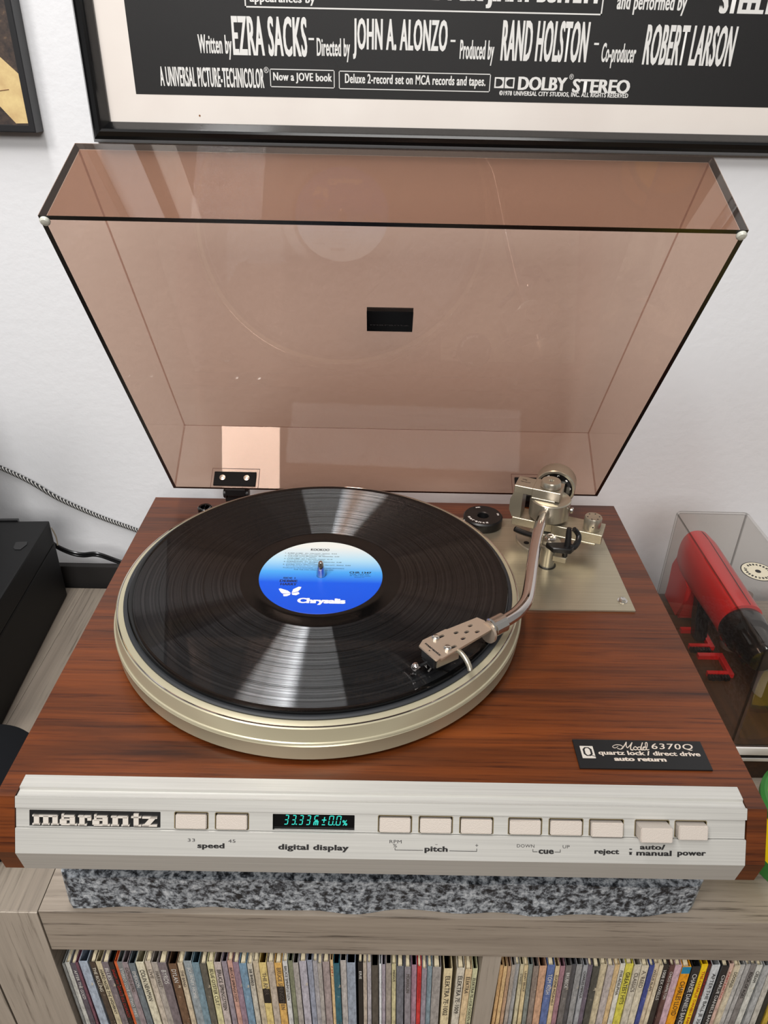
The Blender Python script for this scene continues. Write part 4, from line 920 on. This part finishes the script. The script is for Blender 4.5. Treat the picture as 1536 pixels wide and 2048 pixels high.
# hinges
M['hinge_black'] = mat('hinge_black', (20, 20, 21), 0.75, spec=0.15)
hp_n = cn.copy(); hu = Vector((1, 0, 0)).cross(hp_n); hu = hu if hu.z > 0 else -hu
for hx in (-0.1530, 0.1530):
    bm = NB(); base = CP(0, 0, 0)
    def HPt(x, n, u_): return Vector((hx + x, base.y, base.z)) + hp_n * n + hu * u_
    def hbox(bm, x0, x1, n0, n1, u0, u1, bev=0.0004):
        vs = [bm.verts.new(HPt(x, n, u_)) for x in (x0, x1) for n in (n0, n1) for u_ in (u0, u1)]
        fs = [bm.faces.new([vs[i] for i in f]) for f in ((0, 1, 3, 2), (4, 6, 7, 5), (0, 4, 5, 1), (2, 3, 7, 6), (0, 2, 6, 4), (1, 5, 7, 3))]
        bmesh.ops.bevel(bm, geom=list({e for f in fs for e in f.edges}), offset=bev, segments=1, affect='EDGES')
    hbox(bm, -0.0213, 0.0213, 0.0016, 0.0175, TH + 0.0001, TH + 0.0022); hg = link('hinge', bm, M['hinge_black'], tt)
    for sx_ in (-0.0125, 0.0120):
        bm = NB(); lathe(bm, [(0, 0.0), (0.0034, 0.0), (0.0030, 0.0012), (0.0012, 0.0014), (0.0010, 0.0006), (0, 0.0006)], HPt(sx_, 0.0100, TH + 0.0022), hu, 20); link('hinge_screw', bm, M['silver'], hg, True)
    bm = NB()
    for a, b, r in ((-0.0130, -0.0092, 0.0052), (-0.0090, 0.0088, 0.0042), (0.0090, 0.0130, 0.0052)):
        cyl(bm, (hx + a, -0.0040, 0.0090), (1, 0, 0), r, b - a, 28, 0.0006)
    box(bm, hx - 0.0115, hx + 0.0115, -0.0060, -0.0015, 0.0002, 0.0085); box(bm, hx - 0.010, hx + 0.010, -0.0112, -0.0055, 0.0100, 0.0165)
    link('hinge_barrel', bm, M['black'], hg, True)
    # moulded outline round the hinge on the cover
    bm = NB(); t_ = 0.0004
    hbox(bm, -0.0243, -0.0238, 0.0, 0.0218, TH, TH + t_, 0.0001); hbox(bm, 0.0238, 0.0243, 0.0, 0.0218, TH, TH + t_, 0.0001); hbox(bm, -0.0243, 0.0243, 0.0218, 0.0223, TH, TH + t_, 0.0001)
    link('moulded_outline', bm, mat('outline_brown', (96, 62, 54), 0.3), dc)

# small black clip post at the back of the plinth
bm = NB(); lathe(bm, [(0.0045, 0.0), (0.0072, 0.0), (0.0072, 0.0075), (0.0062, 0.0085), (0.0045, 0.0080), (0.0045, 0.0)], (-0.1800, -0.0315, 0), seg=32); box(bm, -0.1806, -0.1794, -0.0375, -0.0255, 0.0, 0.0078); link('adapter_post', bm, M['black_gloss'], tt, True)
# 45 adapter
ad5 = empty('single_adapter', (0.0965, -0.0435, 0.0018))
tag(ad5, 'black ring-shaped single-record adapter sitting on the tonearm base plate', 'adapter')
bm = NB(); lathe(bm, [(0.0050, 0.002), (0.0185, 0.002), (0.0192, 0.0035), (0.0192, 0.0105), (0.0180, 0.0120), (0.0065, 0.0120), (0.0055, 0.0112), (0.0050, 0.0050), (0, 0.0050)], (0.0965, -0.0435, 0), seg=64); rg_ = link('ring', bm, M['black'], ad5, True)
s_ = 'marantz'
for i, ch in enumerate(s_):
    a = R_(198 + i * 13.5); c_ = Vector((0.0965 + 0.0148 * math.cos(a), -0.0435 + 0.0148 * math.sin(a), 0.0120)); ru = Vector((-math.cos(a), -math.sin(a), 0)); rx = Vector((-math.sin(a), math.cos(a), 0))
    fit_text(ch, -0.0014, 0.0014, -0.0011, 0.0011, M['white_ink'], rg_, c_, rx, ru, lift=0.0002, offset=0.03)
for a, s_ in ((2, '45'), (8, 'S'), (108, 'R'), (100, 'E')):
    a = R_(a); c_ = Vector((0.0965 + 0.0148 * math.cos(a), -0.0435 + 0.0148 * math.sin(a), 0.0120)); fit_text(s_, -0.0013, 0.0013, -0.0009, 0.0009, M['white_ink'], rg_, c_, (math.sin(a), -math.cos(a), 0), (math.cos(a), math.sin(a), 0), lift=0.0002, offset=0.03)

# ---------------- framed film poster on the wall ----------------
WY = 0.115
def frame_rail(name, p0, p1, inward, prof, m_, parent, miter=True):
    """rail from p0 to p1 (outer edge, in the wall plane); prof = (distance inward, height off the wall)"""
    p0, p1, inw = Vector(p0), Vector(p1), Vector(inward); d = (p1 - p0).normalized(); bm = NB(); A, B = [], []
    for q, h in prof:
        A.append(bm.verts.new(p0 + inw * q + d * q + Vector((0, -h, 0)))); B.append(bm.verts.new(p1 + inw * q - d * q + Vector((0, -h, 0))))
    n = len(prof)
    for i in range(n): bm.faces.new((A[i], A[(i + 1) % n], B[(i + 1) % n], B[i]))
    bm.faces.new(A[::-1]); bm.faces.new(B)
    return link(name, bm, m_, parent)
def frame4(x0, x1, z0, z1, prof, m_, parent):
    frame_rail('frame_rail', (x0, WY, z0), (x1, WY, z0), (0, 0, 1), prof, m_, parent)
    frame_rail('frame_rail', (x0, WY, z1), (x1, WY, z1), (0, 0, -1), prof, m_, parent)
    frame_rail('frame_rail', (x0, WY, z0), (x0, WY, z1), (1, 0, 0), prof, m_, parent)
    frame_rail('frame_rail', (x1, WY, z0), (x1, WY, z1), (-1, 0, 0), prof, m_, parent)
fx0, fx1, fz0, fz1 = -0.2803, 0.42, 0.3238, 1.28
po = empty('framed_poster', (0.07, WY, 0.3238))
tag(po, 'large black-framed film poster with white credit lettering on black, behind glass', 'poster')
M['frame_black'] = mat('frame_black', (10, 10, 11), 0.16, spec=0.6)
prof_f = [(0, 0.0006), (0, 0.0105), (0.0012, 0.0125), (0.0030, 0.0165), (0.0060, 0.0190), (0.0098, 0.0200), (0.0120, 0.0194), (0.0128, 0.0180), (0.0172, 0.0090), (0.0176, 0.0006)]
frame4(fx0, fx1, fz0, fz1, prof_f, M['frame_black'], po)
pxy = WY - 0.0065
m = mat('poster_paper', (240, 232, 224), 0.6); v = coords(m)
lk(m, ramp(m, noise(m, v, 9, 3), [(0.3, (236, 226, 218)), (0.7, (246, 238, 230))]), bsdf(m).inputs['Base Color'])
bm = NB(); box(bm, fx0 + 0.012, fx1 - 0.012, pxy, pxy + 0.003, fz0 + 0.012, fz1 - 0.012); pp = link('poster_sheet', bm, m, po)
bm = NB(); box(bm, -0.2360, 0.372, pxy - 0.0002, pxy, 0.3640, 1.24); pb = link('printed_area', bm, mat('poster_black', (13, 12, 13), 0.55), po)
O_ = (0, pxy - 0.0002, 0); XW, ZW = (1, 0, 0), (0, 0, 1)
for s, x0, x1, z0, z1 in [
('appearances by',-0.1266,-0.0698,0.4344,0.4425),('LINDA RONSTADT and JIMMY BUFFETT',-0.0686,0.1785,0.4354,0.4567),('and performed by',0.1925,0.2529,0.4330,0.4489),('STEELY DAN',0.2817,0.3650,0.4353,0.4545),
('Written by',-0.1749,-0.1450,0.3927,0.4115),('EZRA SACKS',-0.1441,-0.0777,0.3960,0.4261),('-',-0.0764,-0.0715,0.4090,0.4106),('Directed by',-0.0693,-0.0396,0.3927,0.4108),('JOHN A. ALONZO',-0.0369,0.0469,0.3953,0.4262),('-',0.0497,0.0541,0.4099,0.4115),
('Produced by',0.0585,0.0891,0.3924,0.4117),('RAND HOLSTON',0.0951,0.1720,0.3962,0.4274),('-',0.1774,0.1816,0.4100,0.4116),('Co-producer',0.1852,0.2158,0.3925,0.4118),('ROBERT LARSON',0.2225,0.3024,0.3955,0.4265),
('A UNIVERSAL PICTURE-TECHNICOLOR',-0.2124,-0.1178,0.3708,0.3864),('®',-0.1176,-0.1132,0.3829,0.3877),('Now a JOVE book',-0.1094,-0.0560,0.3752,0.3837),('Deluxe 2-record set on MCA records and tapes.',-0.0443,0.0836,0.3740,0.3839),
('DOLBY',0.1132,0.1579,0.3738,0.3845),('®',0.1590,0.1629,0.3830,0.3874),('STEREO',0.1628,0.2153,0.3727,0.3836),('©1978 UNIVERSAL CITY STUDIOS, INC. ALL RIGHTS RESERVED',0.0968,0.2149,0.3687,0.3731)]:
    h = z1 - z0
    if s == '-':
        bm = NB(); box(bm, x0, x1, pxy - 0.0004, pxy - 0.00025, z0, z1); link('lettering', bm, M['white_ink'], pb); continue
    n = len(s.replace(' ', '')); adv = (x1 - x0) / max(1, len(s)); cond = adv < 0.55 * h
    bx_ = 0.0
    if cond: bx_ = adv * 0.11
    if s.startswith('LINDA') or s.startswith('STEELY'): bx_ = adv * 0.24
    if s in ('DOLBY', 'STEREO'): bx_ = adv * 0.12
    fit_text(s, x0, x1, z0, z1, M['white_ink'], pb, O_, XW, ZW, lift=0.0001, boldx=bx_, offset=0.012 if bx_ else 0.0, spacing=1.08 if cond else 1.0)
bm = NB()
def outline(x0, x1, z0, z1, t_):
    for a, b, c, d in ((x0, x1, z0, z0 + t_), (x0, x1, z1 - t_, z1), (x0, x0 + t_, z0, z1), (x1 - t_, x1, z0, z1)): box(bm, a, b, pxy - 0.0004, pxy - 0.00022, c, d)
outline(-0.1311, 0.1805, 0.4321, 0.4600, 0.0011); outline(-0.1123, -0.0537, 0.3719, 0.3864, 0.0007); outline(-0.0498, 0.0879, 0.3715, 0.3860, 0.0007)
link('credit_boxes', bm, M['white_ink'], pb)
def dshape(x0, x1, z0, z1, flip):
    pts = [(x0, z0)] ; c = x0 + (x1 - x0) * 0.35; r = (z1 - z0) / 2; zc = (z0 + z1) / 2
    for k in range(9):
        a = R_(-90 + 22.5 * k); pts.append((c + (x1 - c) * math.cos(a), zc + r * math.sin(a)))
    pts.append((x0, z1))
    return [(x0 + x1 - a, b) for a, b in pts][::-1] if flip else pts
for x0, flip in ((0.0917, False), (0.1012, True)):
    x1 = x0 + 0.0086
    o = place(curve_mesh([rrect(x0, x1, 0.3750, 0.3836, 0.0001, 1), dshape(x0 + 0.0012, x1 - 0.0012, 0.3762, 0.3824, flip)], 0, 0.0001), 'double_letter_emblem', M['white_ink'], pb, O_, XW, ZW)
bm = NB(); box(bm, fx0 + 0.0135, fx1 - 0.0135, WY - 0.0095, WY - 0.0085, fz0 + 0.0135, fz1 - 0.0135); link('glass_pane', bm, M['glass'], po)
bm = NB(); cyl(bm, (-0.1795, pxy - 0.0001, 0.3475), (0, -1, 0), 0.0008, 0.0002, 10); link('stain', bm, mat('stain_brown', (140, 90, 50), 0.6), po)

# ---------------- framed picture at the left ----------------
lf = empty('framed_picture', (-0.50, WY, 0.3312))
tag(lf, 'thin black-framed picture with tan shape on dark ground, cut by the left edge', 'picture')
prof_l = [(0, 0.0006), (0, 0.0180), (0.0008, 0.0186), (0.0056, 0.0186), (0.0062, 0.0160), (0.0066, 0.0006)]
M['frame_satin'] = mat('frame_satin_black', (34, 34, 36), 0.4)
frame4(-0.75, -0.3300, 0.3312, 0.95, prof_l, M['frame_satin'], lf)
m = mat('artwork_ground', (44, 36, 34), 0.6); v = coords(m); lk(m, ramp(m, noise(m, v, 130, 6, 0.7), [(0.35, (40, 34, 34)), (0.6, (70, 56, 48)), (0.75, (120, 96, 72))]), bsdf(m).inputs['Base Color'])
ay_ = WY - 0.0165
bm = NB(); box(bm, -0.745, -0.3355, ay_, ay_ + 0.004, 0.336, 0.945); aw = link('artwork', bm, m, lf)
m = mat('artwork_tan', (206, 178, 128), 0.6); v = coords(m); lk(m, ramp(m, noise(m, v, 60, 5, 0.6), [(0.3, (192, 160, 112)), (0.7, (222, 198, 140))]), bsdf(m).inputs['Base Color'])
bm = NB(); prism(bm, [(-0.42, ay_ - 0.0002, 0.440), (-0.3493, ay_ - 0.0002, 0.3905), (-0.3355, ay_ - 0.0002, 0.3775), (-0.3355, ay_ - 0.0002, 0.3387), (-0.3475, ay_ - 0.0002, 0.3384), (-0.3590, ay_ - 0.0002, 0.3520), (-0.42, ay_ - 0.0002, 0.372)], (0, 0.0002, 0)); link('tan_shape', bm, m, aw)
bm = NB(); tube(bm, [(-0.3600, ay_ - 0.0003, 0.3642), (-0.3540, ay_ - 0.0003, 0.3650), (-0.3478, ay_ - 0.0003, 0.3658)], 0.00035, 6, 4); link('drawn_line', bm, mat('drawn_brown', (120, 80, 50), 0.6), aw)

# ---------------- black box at the left ----------------
bx = empty('black_box', (-0.47, -0.11, ZS))
tag(bx, 'black wooden box with a lid seam at the left edge, beside the turntable', 'box')
def rot_box(name, x0, x1, y0, y1, z0, z1, m_, bev=0.002):
    bm = NB(); box(bm, x0, x1, y0, y1, z0, z1, bev=bev); bmesh.ops.rotate(bm, verts=bm.verts[:], cent=(-0.3715, 0.032, 0), matrix=Matrix.Rotation(R_(3.4), 3, 'Z')); return link(name, bm, m_, bx)
m = mat('black_lacquer', (10, 10, 11), 0.6, spec=0.3); bump(m, noise(m, coords(m), 700, 3), 0.12, 0.0003)
ZB = ZS + 0.0005; ZT = -0.0510
rot_box('body', -0.66, -0.3715, -0.200, 0.032, ZB, ZS + 0.0735, m); rot_box('lid', -0.66, -0.3717, -0.200, 0.0318, ZS + 0.0742, ZT, m)
bm = NB(); pts = [(-0.3878, -0.0236), (-0.3847, -0.0272), (-0.3790, -0.0272), (-0.3762, -0.0174), (-0.3780, -0.0118), (-0.3896, -0.0131)]
prism(bm, [(x, y, ZT) for x, y in pts], (0, 0, 0.0007)); link('badge_mark', bm, M['black_gloss'], bx)
rot_box('back_lip', -0.66, -0.405, 0.0300, 0.0345, ZT - 0.006, ZT + 0.0022, M['black_gloss'], 0.001)
bm = NB(); tube(bm, [(-0.3705, 0.030, ZT - 0.008), (-0.3685, 0.0315, ZT - 0.020), (-0.3685, 0.0312, ZT - 0.032)], 0.0008, 8, 4); link('worn_corner', bm, mat('bare_edge', (130, 120, 105), 0.5), bx)

bm = NB(); prism(bm, [(-0.433, 0.030, ZT + 0.002), (-0.86, 0.030, ZT + 0.002), (-0.86, -0.13, 0.27), (-0.433, -0.13, 0.27)], (0, 0.003, 0.002)); link('unseen_shade_lid', bm, M['black'], bx)  # out-of-view lid added to the box to shade the wall
# dark grey strip behind the shelf
bm = NB(); box(bm, -0.62, -0.20, 0.052, 0.060, -0.20, -0.1265, bev=0.001); tag(link('dark_strip', bm, mat('dark_grey_panel', (38, 36, 35), 0.7, spec=0.2)), 'dark grey strip standing behind the shelf, under the black cable', 'panel')
# padded black thing at the lower left
bm = NB(); prf = [(0, 0.0), (0.0500, 0.0), (0.0535, 0.010), (0.0545, 0.030), (0.0535, 0.045), (0.048, 0.056), (0.035, 0.062), (0.018, 0.0645), (0, 0.065)]
lathe(bm, prf, (-0.3250, -0.2715, ZS + 0.0004), seg=64)
tag(link('round_case', bm, mat('black_cloth', (9, 11, 15), 0.9, spec=0.2), None, True), 'rounded black padded case beside the front left corner of the turntable', 'case')

# ---------------- cables ----------------
m = mat('braided_sleeve', (40, 40, 40), 0.5); tc = nd(m, 'ShaderNodeTexCoord'); ck = nd(m, 'ShaderNodeTexWave'); ck.wave_type = 'BANDS'; ck.bands_direction = 'X'; ck.inputs['Scale'].default_value = 150; ck.inputs['Distortion'].default_value = 0
mp = nd(m, 'ShaderNodeMapping'); mp.inputs['Rotation'].default_value = (0, R_(30), 0); lk(m, tc.outputs['Object'], mp.inputs[0]); lk(m, mp.outputs[0], ck.inputs['Vector'])
lk(m, ramp(m, ck.outputs['Fac'], [(0.68, (16, 16, 17)), (0.86, (190, 188, 184))]), bsdf(m).inputs['Base Color'])
bm = NB(); tube(bm, [(-0.58, 0.110, 0.045), (-0.52, 0.110, 0.010), (-0.4544, 0.109, -0.0262), (-0.4229, 0.109, -0.0450), (-0.3923, 0.109, -0.0681), (-0.3481, 0.109, -0.0920), (-0.305, 0.109, -0.1108), (-0.262, 0.105, -0.128), (-0.21, 0.085, -0.150)], 0.0026, 12, 10)
tag(link('braided_cable', bm, m, None, True), 'black and white braided cable sagging across the wall', 'cable')
bm = NB()
for dz in (0.0, 0.0032): tube(bm, [(-0.3960, 0.062, -0.095 + dz), (-0.3862, 0.062, -0.1062 + dz), (-0.3714, 0.062, -0.1150 + dz), (-0.3572, 0.062, -0.1182 + dz), (-0.3393, 0.062, -0.1172 + dz), (-0.3143, 0.062, -0.1275 + dz), (-0.27, 0.058, -0.142 + dz), (-0.22, 0.05, -0.150 + dz)], 0.0018, 10, 8)
tag(link('signal_cable', bm, mat('glossy_cable', (20, 20, 21), 0.22), None, True), 'glossy black twin cable running from the black box behind the turntable', 'cable')

# ---------------- record care kit under a clear case, right ----------------
kx0, kx1, ky0, ky1 = 0.3035, 0.3810, -0.2185, 0.0015
base = empty('record_care_base', (0.342, -0.11, ZS)); tag(base, 'dark wooden tray with chrome front trim, under the clear case', 'tray')
M['darkwood'] = grained('dark_walnut_base', 1, [(0.3, (52, 32, 18)), (0.55, (78, 50, 28)), (0.75, (92, 60, 34))], [(0.3, (190, 184, 178)), (0.62, (255, 252, 248))], 0.4)
bm = NB(); box(bm, kx0, kx1, ky0, ky1, ZS + 0.0004, -0.1135, bev=0.0008); link('wood_block', bm, M['darkwood'], base)
M['trim_metal'] = mat('polished_trim', (244, 240, 236), 0.25, 0.15)
bm = NB(); box(bm, kx0 - 0.001, kx1 + 0.001, ky0 - 0.0018, ky0 - 0.0001, -0.1225, -0.1135, bev=0.0008); link('chrome_trim', bm, M['trim_metal'], base)
bm = NB(); box(bm, kx0 - 0.001, kx1 + 0.001, ky0 - 0.0014, ky0 - 0.0001, -0.1305, -0.1270, bev=0.0005); link('chrome_trim', bm, M['trim_metal'], base)
bm = NB(); box(bm, kx0 - 0.001, kx1 + 0.001, ky0 - 0.0007, ky0 - 0.0001, -0.1270, -0.1225); link('black_strip', bm, M['black'], base)
bm = NB(); box(bm, kx0 + 0.052, kx0 + 0.058, ky0 + 0.006, ky1 - 0.02, -0.1134, -0.090, bev=0.0008); link('wood_rib', bm, M['darkwood'], base)
# the clear case: rounded box, open below
def rr3(x0, x1, y0, y1, r, n=5): return rrect(x0, x1, y0, y1, r, n)
bm = NB(); zt_, zb_ = -0.0035, -0.1130
def shell(bm, x0, x1, y0, y1, z0, z1, r, rt):
    rings = []
    L = [(0.0, z0)] + [(rt * (1 - math.cos(R_(a))), z1 - rt + rt * math.sin(R_(a))) for a in (0, 22, 45, 68, 90)]
    for ins, z in L:
        rings.append([bm.verts.new((x, y, z)) for x, y in rr3(x0 + ins, x1 - ins, y0 + ins, y1 - ins, max(r - ins, 0.0008), 5)])
    n = len(rings[0])
    for ri, (a, b) in enumerate(zip(rings, rings[1:])):
        for i in range(n):
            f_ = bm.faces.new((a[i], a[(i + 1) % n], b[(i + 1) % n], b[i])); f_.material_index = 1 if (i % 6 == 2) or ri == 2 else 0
    bm.faces.new(rings[-1]); return rings[0]
oa = shell(bm, kx0, kx1, ky0, ky1, zb_, zt_, 0.007, 0.004); ia = shell(bm, kx0 + 0.002, kx1 - 0.002, ky0 + 0.002, ky1 - 0.002, zb_, zt_ - 0.002, 0.005, 0.003)
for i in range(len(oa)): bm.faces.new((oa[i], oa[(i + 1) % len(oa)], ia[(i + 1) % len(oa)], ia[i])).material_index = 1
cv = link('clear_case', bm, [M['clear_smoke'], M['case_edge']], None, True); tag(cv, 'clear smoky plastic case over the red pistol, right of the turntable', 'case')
M['sticker'] = mat('sticker_cream', (214, 208, 184), 0.5)
sc0 = Vector((0.3440, -0.1100, zt_ + 0.0001))
bm = NB(); cyl(bm, sc0, (0, 0, 1), 0.0152, 0.0001, 48); st_ = link('sticker', bm, M['ink'], cv)
bm = NB(); cyl(bm, sc0 + Vector((0, 0, 0.0001)), (0, 0, 1), 0.0143, 0.0001, 48); link('sticker_face', bm, M['sticker'], st_)
bm = NB(); cyl(bm, sc0 + Vector((0, 0, 0.0002)), (0, 0, 1), 0.0026, 0.0001, 24); link('sticker_dot', bm, M['ink'], st_)
word = 'discwasher-discwasher-'
for i, ch in enumerate(word):
    a = 2 * math.pi * (i + 0.3) / len(word); a = R_(128) - a; c_ = sc0 + Vector((0.0108 * math.cos(a), 0.0108 * math.sin(a), 0.0003))
    if ch != '-': fit_text(ch, -0.0010, 0.0010, -0.0013, 0.0013, M['ink'], st_, c_, (math.sin(a), -math.cos(a), 0), (math.cos(a), math.sin(a), 0), lift=0.0, offset=0.03, boldx=0.0006)
# red pistol
gun = empty('antistatic_pistol', (0.328, -0.07, -0.1130)); tag(gun, 'red plastic antistatic pistol with black nose inside the clear case', 'pistol')
red = mat('red_plastic', (206, 30, 30), 0.32, coat=0.2)
gx, gz = 0.3265, -0.0440
bm = NB(); secs = []
for y, rx_, rz_, dz in ((-0.004, 0.004, 0.012, -0.006), (-0.0065, 0.0115, 0.020, -0.004), (-0.014, 0.0155, 0.0255, -0.001), (-0.035, 0.0175, 0.0265, 0.0), (-0.080, 0.0178, 0.0245, 0.001), (-0.115, 0.0178, 0.0225, 0.002), (-0.140, 0.0178, 0.0225, 0.002)):
    ringv = []
    for k in range(32):
        t_ = 2 * math.pi * k / 32; cx_, sz_ = math.cos(t_), math.sin(t_)
        ringv.append(bm.verts.new((gx + rx_ * (abs(cx_) ** 0.8) * (1 if cx_ > 0 else -1), y, gz + dz + rz_ * (abs(sz_) ** 0.8) * (1 if sz_ > 0 else -1))))
    secs.append(ringv)
for a, b in zip(secs, secs[1:]):
    for k in range(32): bm.faces.new((a[k], a[(k + 1) % 32], b[(k + 1) % 32], b[k]))
bm.faces.new(secs[0]); bm.faces.new(secs[-1]); link('barrel', bm, red, gun, True)
bm = NB(); hp = [(-0.010, -0.045), (-0.010, -0.068), (-0.004, -0.090), (-0.003, -0.1125), (-0.046, -0.1125), (-0.052, -0.085), (-0.056, -0.062)]
prism(bm, [(gx - 0.0145, y, z) for y, z in hp], (0.029, 0, 0)); bmesh.ops.bevel(bm, geom=bm.edges[:], offset=0.004, segments=3, affect='EDGES'); link('grip', bm, red, gun, True)
bm = NB(); tube(bm, [(gx + 0.003, -0.014, gz + 0.0240), (gx + 0.003, -0.04, gz + 0.0262), (gx + 0.003, -0.139, gz + 0.0243)], 0.0004, 6, 3); link('seam_line', bm, M['ink'], gun)
bm = NB(); prism(bm, [(gx - 0.0065, y, z) for y, z in ((-0.052, -0.068), (-0.066, -0.070), (-0.082, -0.1115), (-0.068, -0.1125), (-0.060, -0.092))], (0.013, 0, 0)); bmesh.ops.bevel(bm, geom=bm.edges[:], offset=0.002, segments=2, affect='EDGES'); link('trigger', bm, M['black'], gun, True)
bm = NB(); lathe(bm, [(0, 0), (0.0205, 0), (0.0212, 0.005), (0.0198, 0.016), (0.0160, 0.020), (0.0135, 0.042), (0.0110, 0.048), (0, 0.0485)], (gx, -0.1401, gz + 0.001), (0, -1, 0), 32)
for k in range(8):
    a = 2 * math.pi * k / 8; box(bm, gx + 0.0148 * math.cos(a) - 0.0012, gx + 0.0148 * math.cos(a) + 0.0012, -0.180, -0.158, gz + 0.001 + 0.0148 * math.sin(a) - 0.0012, gz + 0.001 + 0.0148 * math.sin(a) + 0.0012)
link('nose_cap', bm, M['black_gloss'], gun, True)
# red holders
for nm, lab, dx, dy in (('cleaning_brush', 'small red square bracket brush with black bristles, nearest the case front', 0.0, 0.0), ('cleaning_brush', 'second small red bracket brush, half hidden behind the pistol', -0.004, 0.040)):
    bm = NB(); z0, z1 = -0.1132, -0.1085
    cx0, cy0 = 0.3150 + dx, -0.1330 + dy
    e = empty(nm, (cx0 + 0.012, cy0 + 0.015, z0)); tag(e, lab, 'brush')
    box(bm, cx0, cx0 + 0.025, cy0 + 0.026, cy0 + 0.031, z0, z1); box(bm, cx0 + 0.0200, cx0 + 0.025, cy0, cy0 + 0.026, z0, z1); box(bm, cx0, cx0 + 0.020, cy0 + 0.001, cy0 + 0.005, z0, z1)
    link('bracket', bm, red, e)
    bm = NB()
    for k in range(7): box(bm, cx0 + 0.003 * k, cx0 + 0.003 * k + 0.0022, cy0 - 0.004 - 0.0008 * (k % 2), cy0 + 0.0009, z0, z1 - 0.001)
    link('bristles', bm, M['black'], e)
# small bottle and yellow packet
bm = NB(); lathe(bm, [(0, 0), (0.0105, 0), (0.0115, 0.002), (0.0115, 0.046), (0.0100, 0.054), (0.0060, 0.060), (0.0060, 0.066), (0, 0.066)], (0.3555, -0.085, -0.1133), seg=32)
tag(link('fluid_bottle', bm, mat('brown_bottle', (120, 96, 84), 0.2), None, True), 'small brown fluid bottle behind the pistol inside the clear case', 'bottle')
bm = NB(); lathe(bm, [(0, 0), (0.0125, 0), (0.0135, 0.002), (0.0135, 0.040), (0.0118, 0.049), (0.0066, 0.055), (0, 0.056)], (0.3640, -0.150, -0.1133), seg=32)
tag(link('fluid_bottle', bm, mat('grey_bottle', (150, 140, 136), 0.15), None, True), 'rounded pale grey bottle by the black pistol nose', 'bottle')
bm = NB(); prism(bm, [(0.3640, -0.208, -0.1130), (0.3770, -0.208, -0.1130), (0.3770, -0.176, -0.0650), (0.3640, -0.180, -0.0700)], (0, 0.004, 0)); bmesh.ops.bevel(bm, geom=bm.edges[:], offset=0.001, segments=2, affect='EDGES')
tag(link('packet', bm, mat('yellow_card', (214, 182, 20), 0.4)), 'yellow card packet standing in the front of the clear case', 'packet')

# yellow and green tin at the right edge
tn_ = empty('round_tin', (0.345, -0.300, ZS)); tag(tn_, 'yellow and green round tin cut by the right edge, beside the turntable', 'tin')
tcx, tcy = 0.3415, -0.2960; r_ = 0.044
yel = mat('yellow_enamel', (250, 214, 10), 0.35); grn = mat('green_enamel', (52, 118, 50), 0.35); org = mat('orange_enamel', (238, 160, 40), 0.4)
bm = NB(); lathe(bm, [(0, 0), (r_, 0), (r_, 0.016)], (tcx, tcy, ZS + 0.0005), seg=64); link('lower_band', bm, grn, tn_, True)
bm = NB(); lathe(bm, [(r_, 0.016), (r_, 0.050), (r_ - 0.001, 0.052)], (tcx, tcy, ZS + 0.0005), seg=64); link('side_wall', bm, yel, tn_, True)
bm = NB(); lathe(bm, [(r_ - 0.001, 0.052), (r_ + 0.0012, 0.0535), (r_ + 0.0012, 0.058), (r_ - 0.0015, 0.0600), (r_ - 0.0042, 0.0590)], (tcx, tcy, ZS + 0.0005), seg=64); link('rim', bm, grn, tn_, True)
bm = NB(); lathe(bm, [(r_ - 0.0042, 0.0590), (0, 0.0592)], (tcx, tcy, ZS + 0.0005), seg=64); link('lid', bm, yel, tn_, True)
